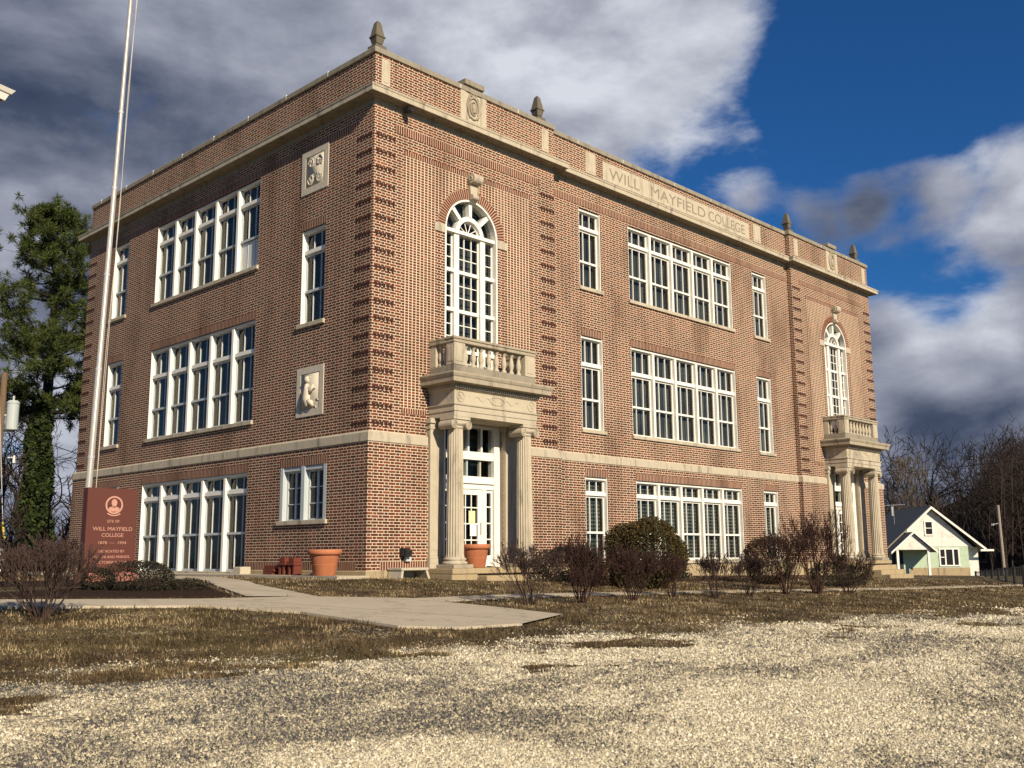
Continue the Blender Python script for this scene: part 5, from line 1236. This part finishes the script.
# ------------------------------------------------------------------ ground cover: grass blades and loose stones
def in_poly(x, y, poly):
    ins = np.zeros(len(x), bool); n = len(poly)
    for i in range(n):
        (xa, ya), (xb, yb_) = poly[i], poly[(i + 1) % n]
        with np.errstate(divide='ignore', invalid='ignore'):
            ins ^= ((ya > y) != (yb_ > y)) & (x < (xb - xa) * (y - ya) / (yb_ - ya + 1e-12) + xa)
    return ins
PAVE = [[(-22, 3.4), (-14, 0.0), (-8.6, -2.62), (-6.01, -3.61), (-4.2, -3.9), (-2.85, -4.85), (-2.6, -6.6), (-2.5, -8.0), (-4.0, -8.6), (-5.05, -8.5), (-5.66, -8.0), (-5.76, -5.95), (-6.54, -4.58), (-8.95, -3.61), (-14, -1.15), (-22, 2.2)],
        [(-2.9, -4.7), (2, -4.85), (2.6, -5.45), (-2.72, -5.4)], [(10.5, -5.35), (14.5, -5.5), (14, -5.95), (10.8, -5.8)],
        [(-5.1, -3.45), (-4.3, -0.9), (-2.6, 4.0), (-2.3, 16), (-1.2, 16), (-1.4, 4.0), (-3.55, -1.2), (-4.05, -3.97)],
        [(-9.8, -1.75), (-8.6, -2.4), (-6.05, -3.4), (-5.3, -3.3), (-5.05, -2.4), (-4.6, -0.9), (-4.0, 1.2), (-3.9, 2.6), (-6.5, 3.4), (-9.5, 1.6)]]
def grass(name, n, dmin, dmax, hmin, hmax, mat, label, thr, seed, wid):
    az = np.radians(rng.uniform(14, 80, n)); dist = dmin * (dmax / dmin) ** rng.random(n)
    x = CAM.x + np.sin(az) * dist; y = CAM.y + np.cos(az) * dist
    edge = lot_edge(x, y)
    keep = edge > rng.normal(.1, .35, n)
    keep &= noise2(x, y, seed, 1.1) > thr + rng.normal(0, .25, n)
    keep &= ~((x > -.95) & (y > -.25) & (x < 27.5) & (y < 17)) & ~((x > 1.3) & (x < 5.3) & (y > -1.7) & (y < .2)) & ~((x > 21.5) & (x < 25.5) & (y > -2.6) & (y < .2))
    for pg in PAVE: keep &= ~in_poly(x, y, pg)
    x, y, dist = x[keep], y[keep], dist[keep]; n = len(x); z = gz(x, y)
    h_ = rng.uniform(hmin, hmax, n) * (0.5 + .5 * rng.random(n)) * (1 + .8 * np.clip(noise2(x, y, seed + 5, 3.5), -.8, 1.2)); a = rng.uniform(0, 6.283, n); ln = rng.uniform(.2, 1.1, n) * h_
    w = wid * (dist / 12)
    ca, sa_ = np.cos(a), np.sin(a)
    V = np.stack([np.stack([x - sa_ * w, y + ca * w, z], 1), np.stack([x + sa_ * w, y - ca * w, z], 1), np.stack([x + ca * ln, y + sa_ * ln, z + h_], 1)], 1).reshape(-1, 3)
    return tag(np_mesh(name, V, np.arange(3 * n).reshape(n, 3), mat), label, 'grass', kind='stuff')
grass('dry_grass', 210000, 8.0, 42, .015, .065, 'dry_grass_blade', 'short dead brown grass between the gravel lot and the school', -.9, 31, .006)
grass('green_grass', 60000, 9.5, 48, .015, .06, 'green_grass_blade', 'thin greenish grass patches among the dead turf', .42, 32, .006)
# loose stones on the lot
n = 540000
az = np.radians(rng.uniform(15, 79, n)); dist = 5.7 * (26 / 5.7) ** (rng.random(n) ** 1.1)
x = CAM.x + np.sin(az) * dist; y = CAM.y + np.cos(az) * dist
edge = lot_edge(x, y)
keep = (edge < rng.normal(-.1, .4, n)) & (noise2(x, y, 41, .8) < rng.normal(.8, .5, n))
for pg in PAVE[:2]: keep &= ~in_poly(x, y, pg)
x, y, dist = x[keep], y[keep], dist[keep]; n = len(x)
s = np.minimum(rng.lognormal(math.log(.0066), .40, n), .019) * (dist / 7) ** .6
base = np.array([(1, 0, -.3), (0, 1, -.3), (-1, 0, -.3), (0, -1, -.3), (0, 0, .85)], float)
V = base[None] * (1 + rng.uniform(-.35, .35, (n, 5, 1))) + rng.normal(0, .18, (n, 5, 3))
rot = rng.uniform(0, 6.283, n); c_, s_ = np.cos(rot)[:, None], np.sin(rot)[:, None]
V = np.stack([V[:, :, 0] * c_ - V[:, :, 1] * s_, V[:, :, 0] * s_ + V[:, :, 1] * c_, V[:, :, 2]], -1) * s[:, None, None]
V[:, :, 0] += x[:, None]; V[:, :, 1] += y[:, None]; V[:, :, 2] += (gz(x, y) + s * .2)[:, None]
Fp = (np.array([(0, 1, 4), (1, 2, 4), (2, 3, 4), (3, 0, 4)])[None] + (np.arange(n) * 5)[:, None, None]).reshape(-1, 3)
tag(np_mesh('gravel', V.reshape(-1, 3), Fp, 'pebble'), 'loose pale limestone gravel scattered over the lot in front', 'gravel', kind='stuff')
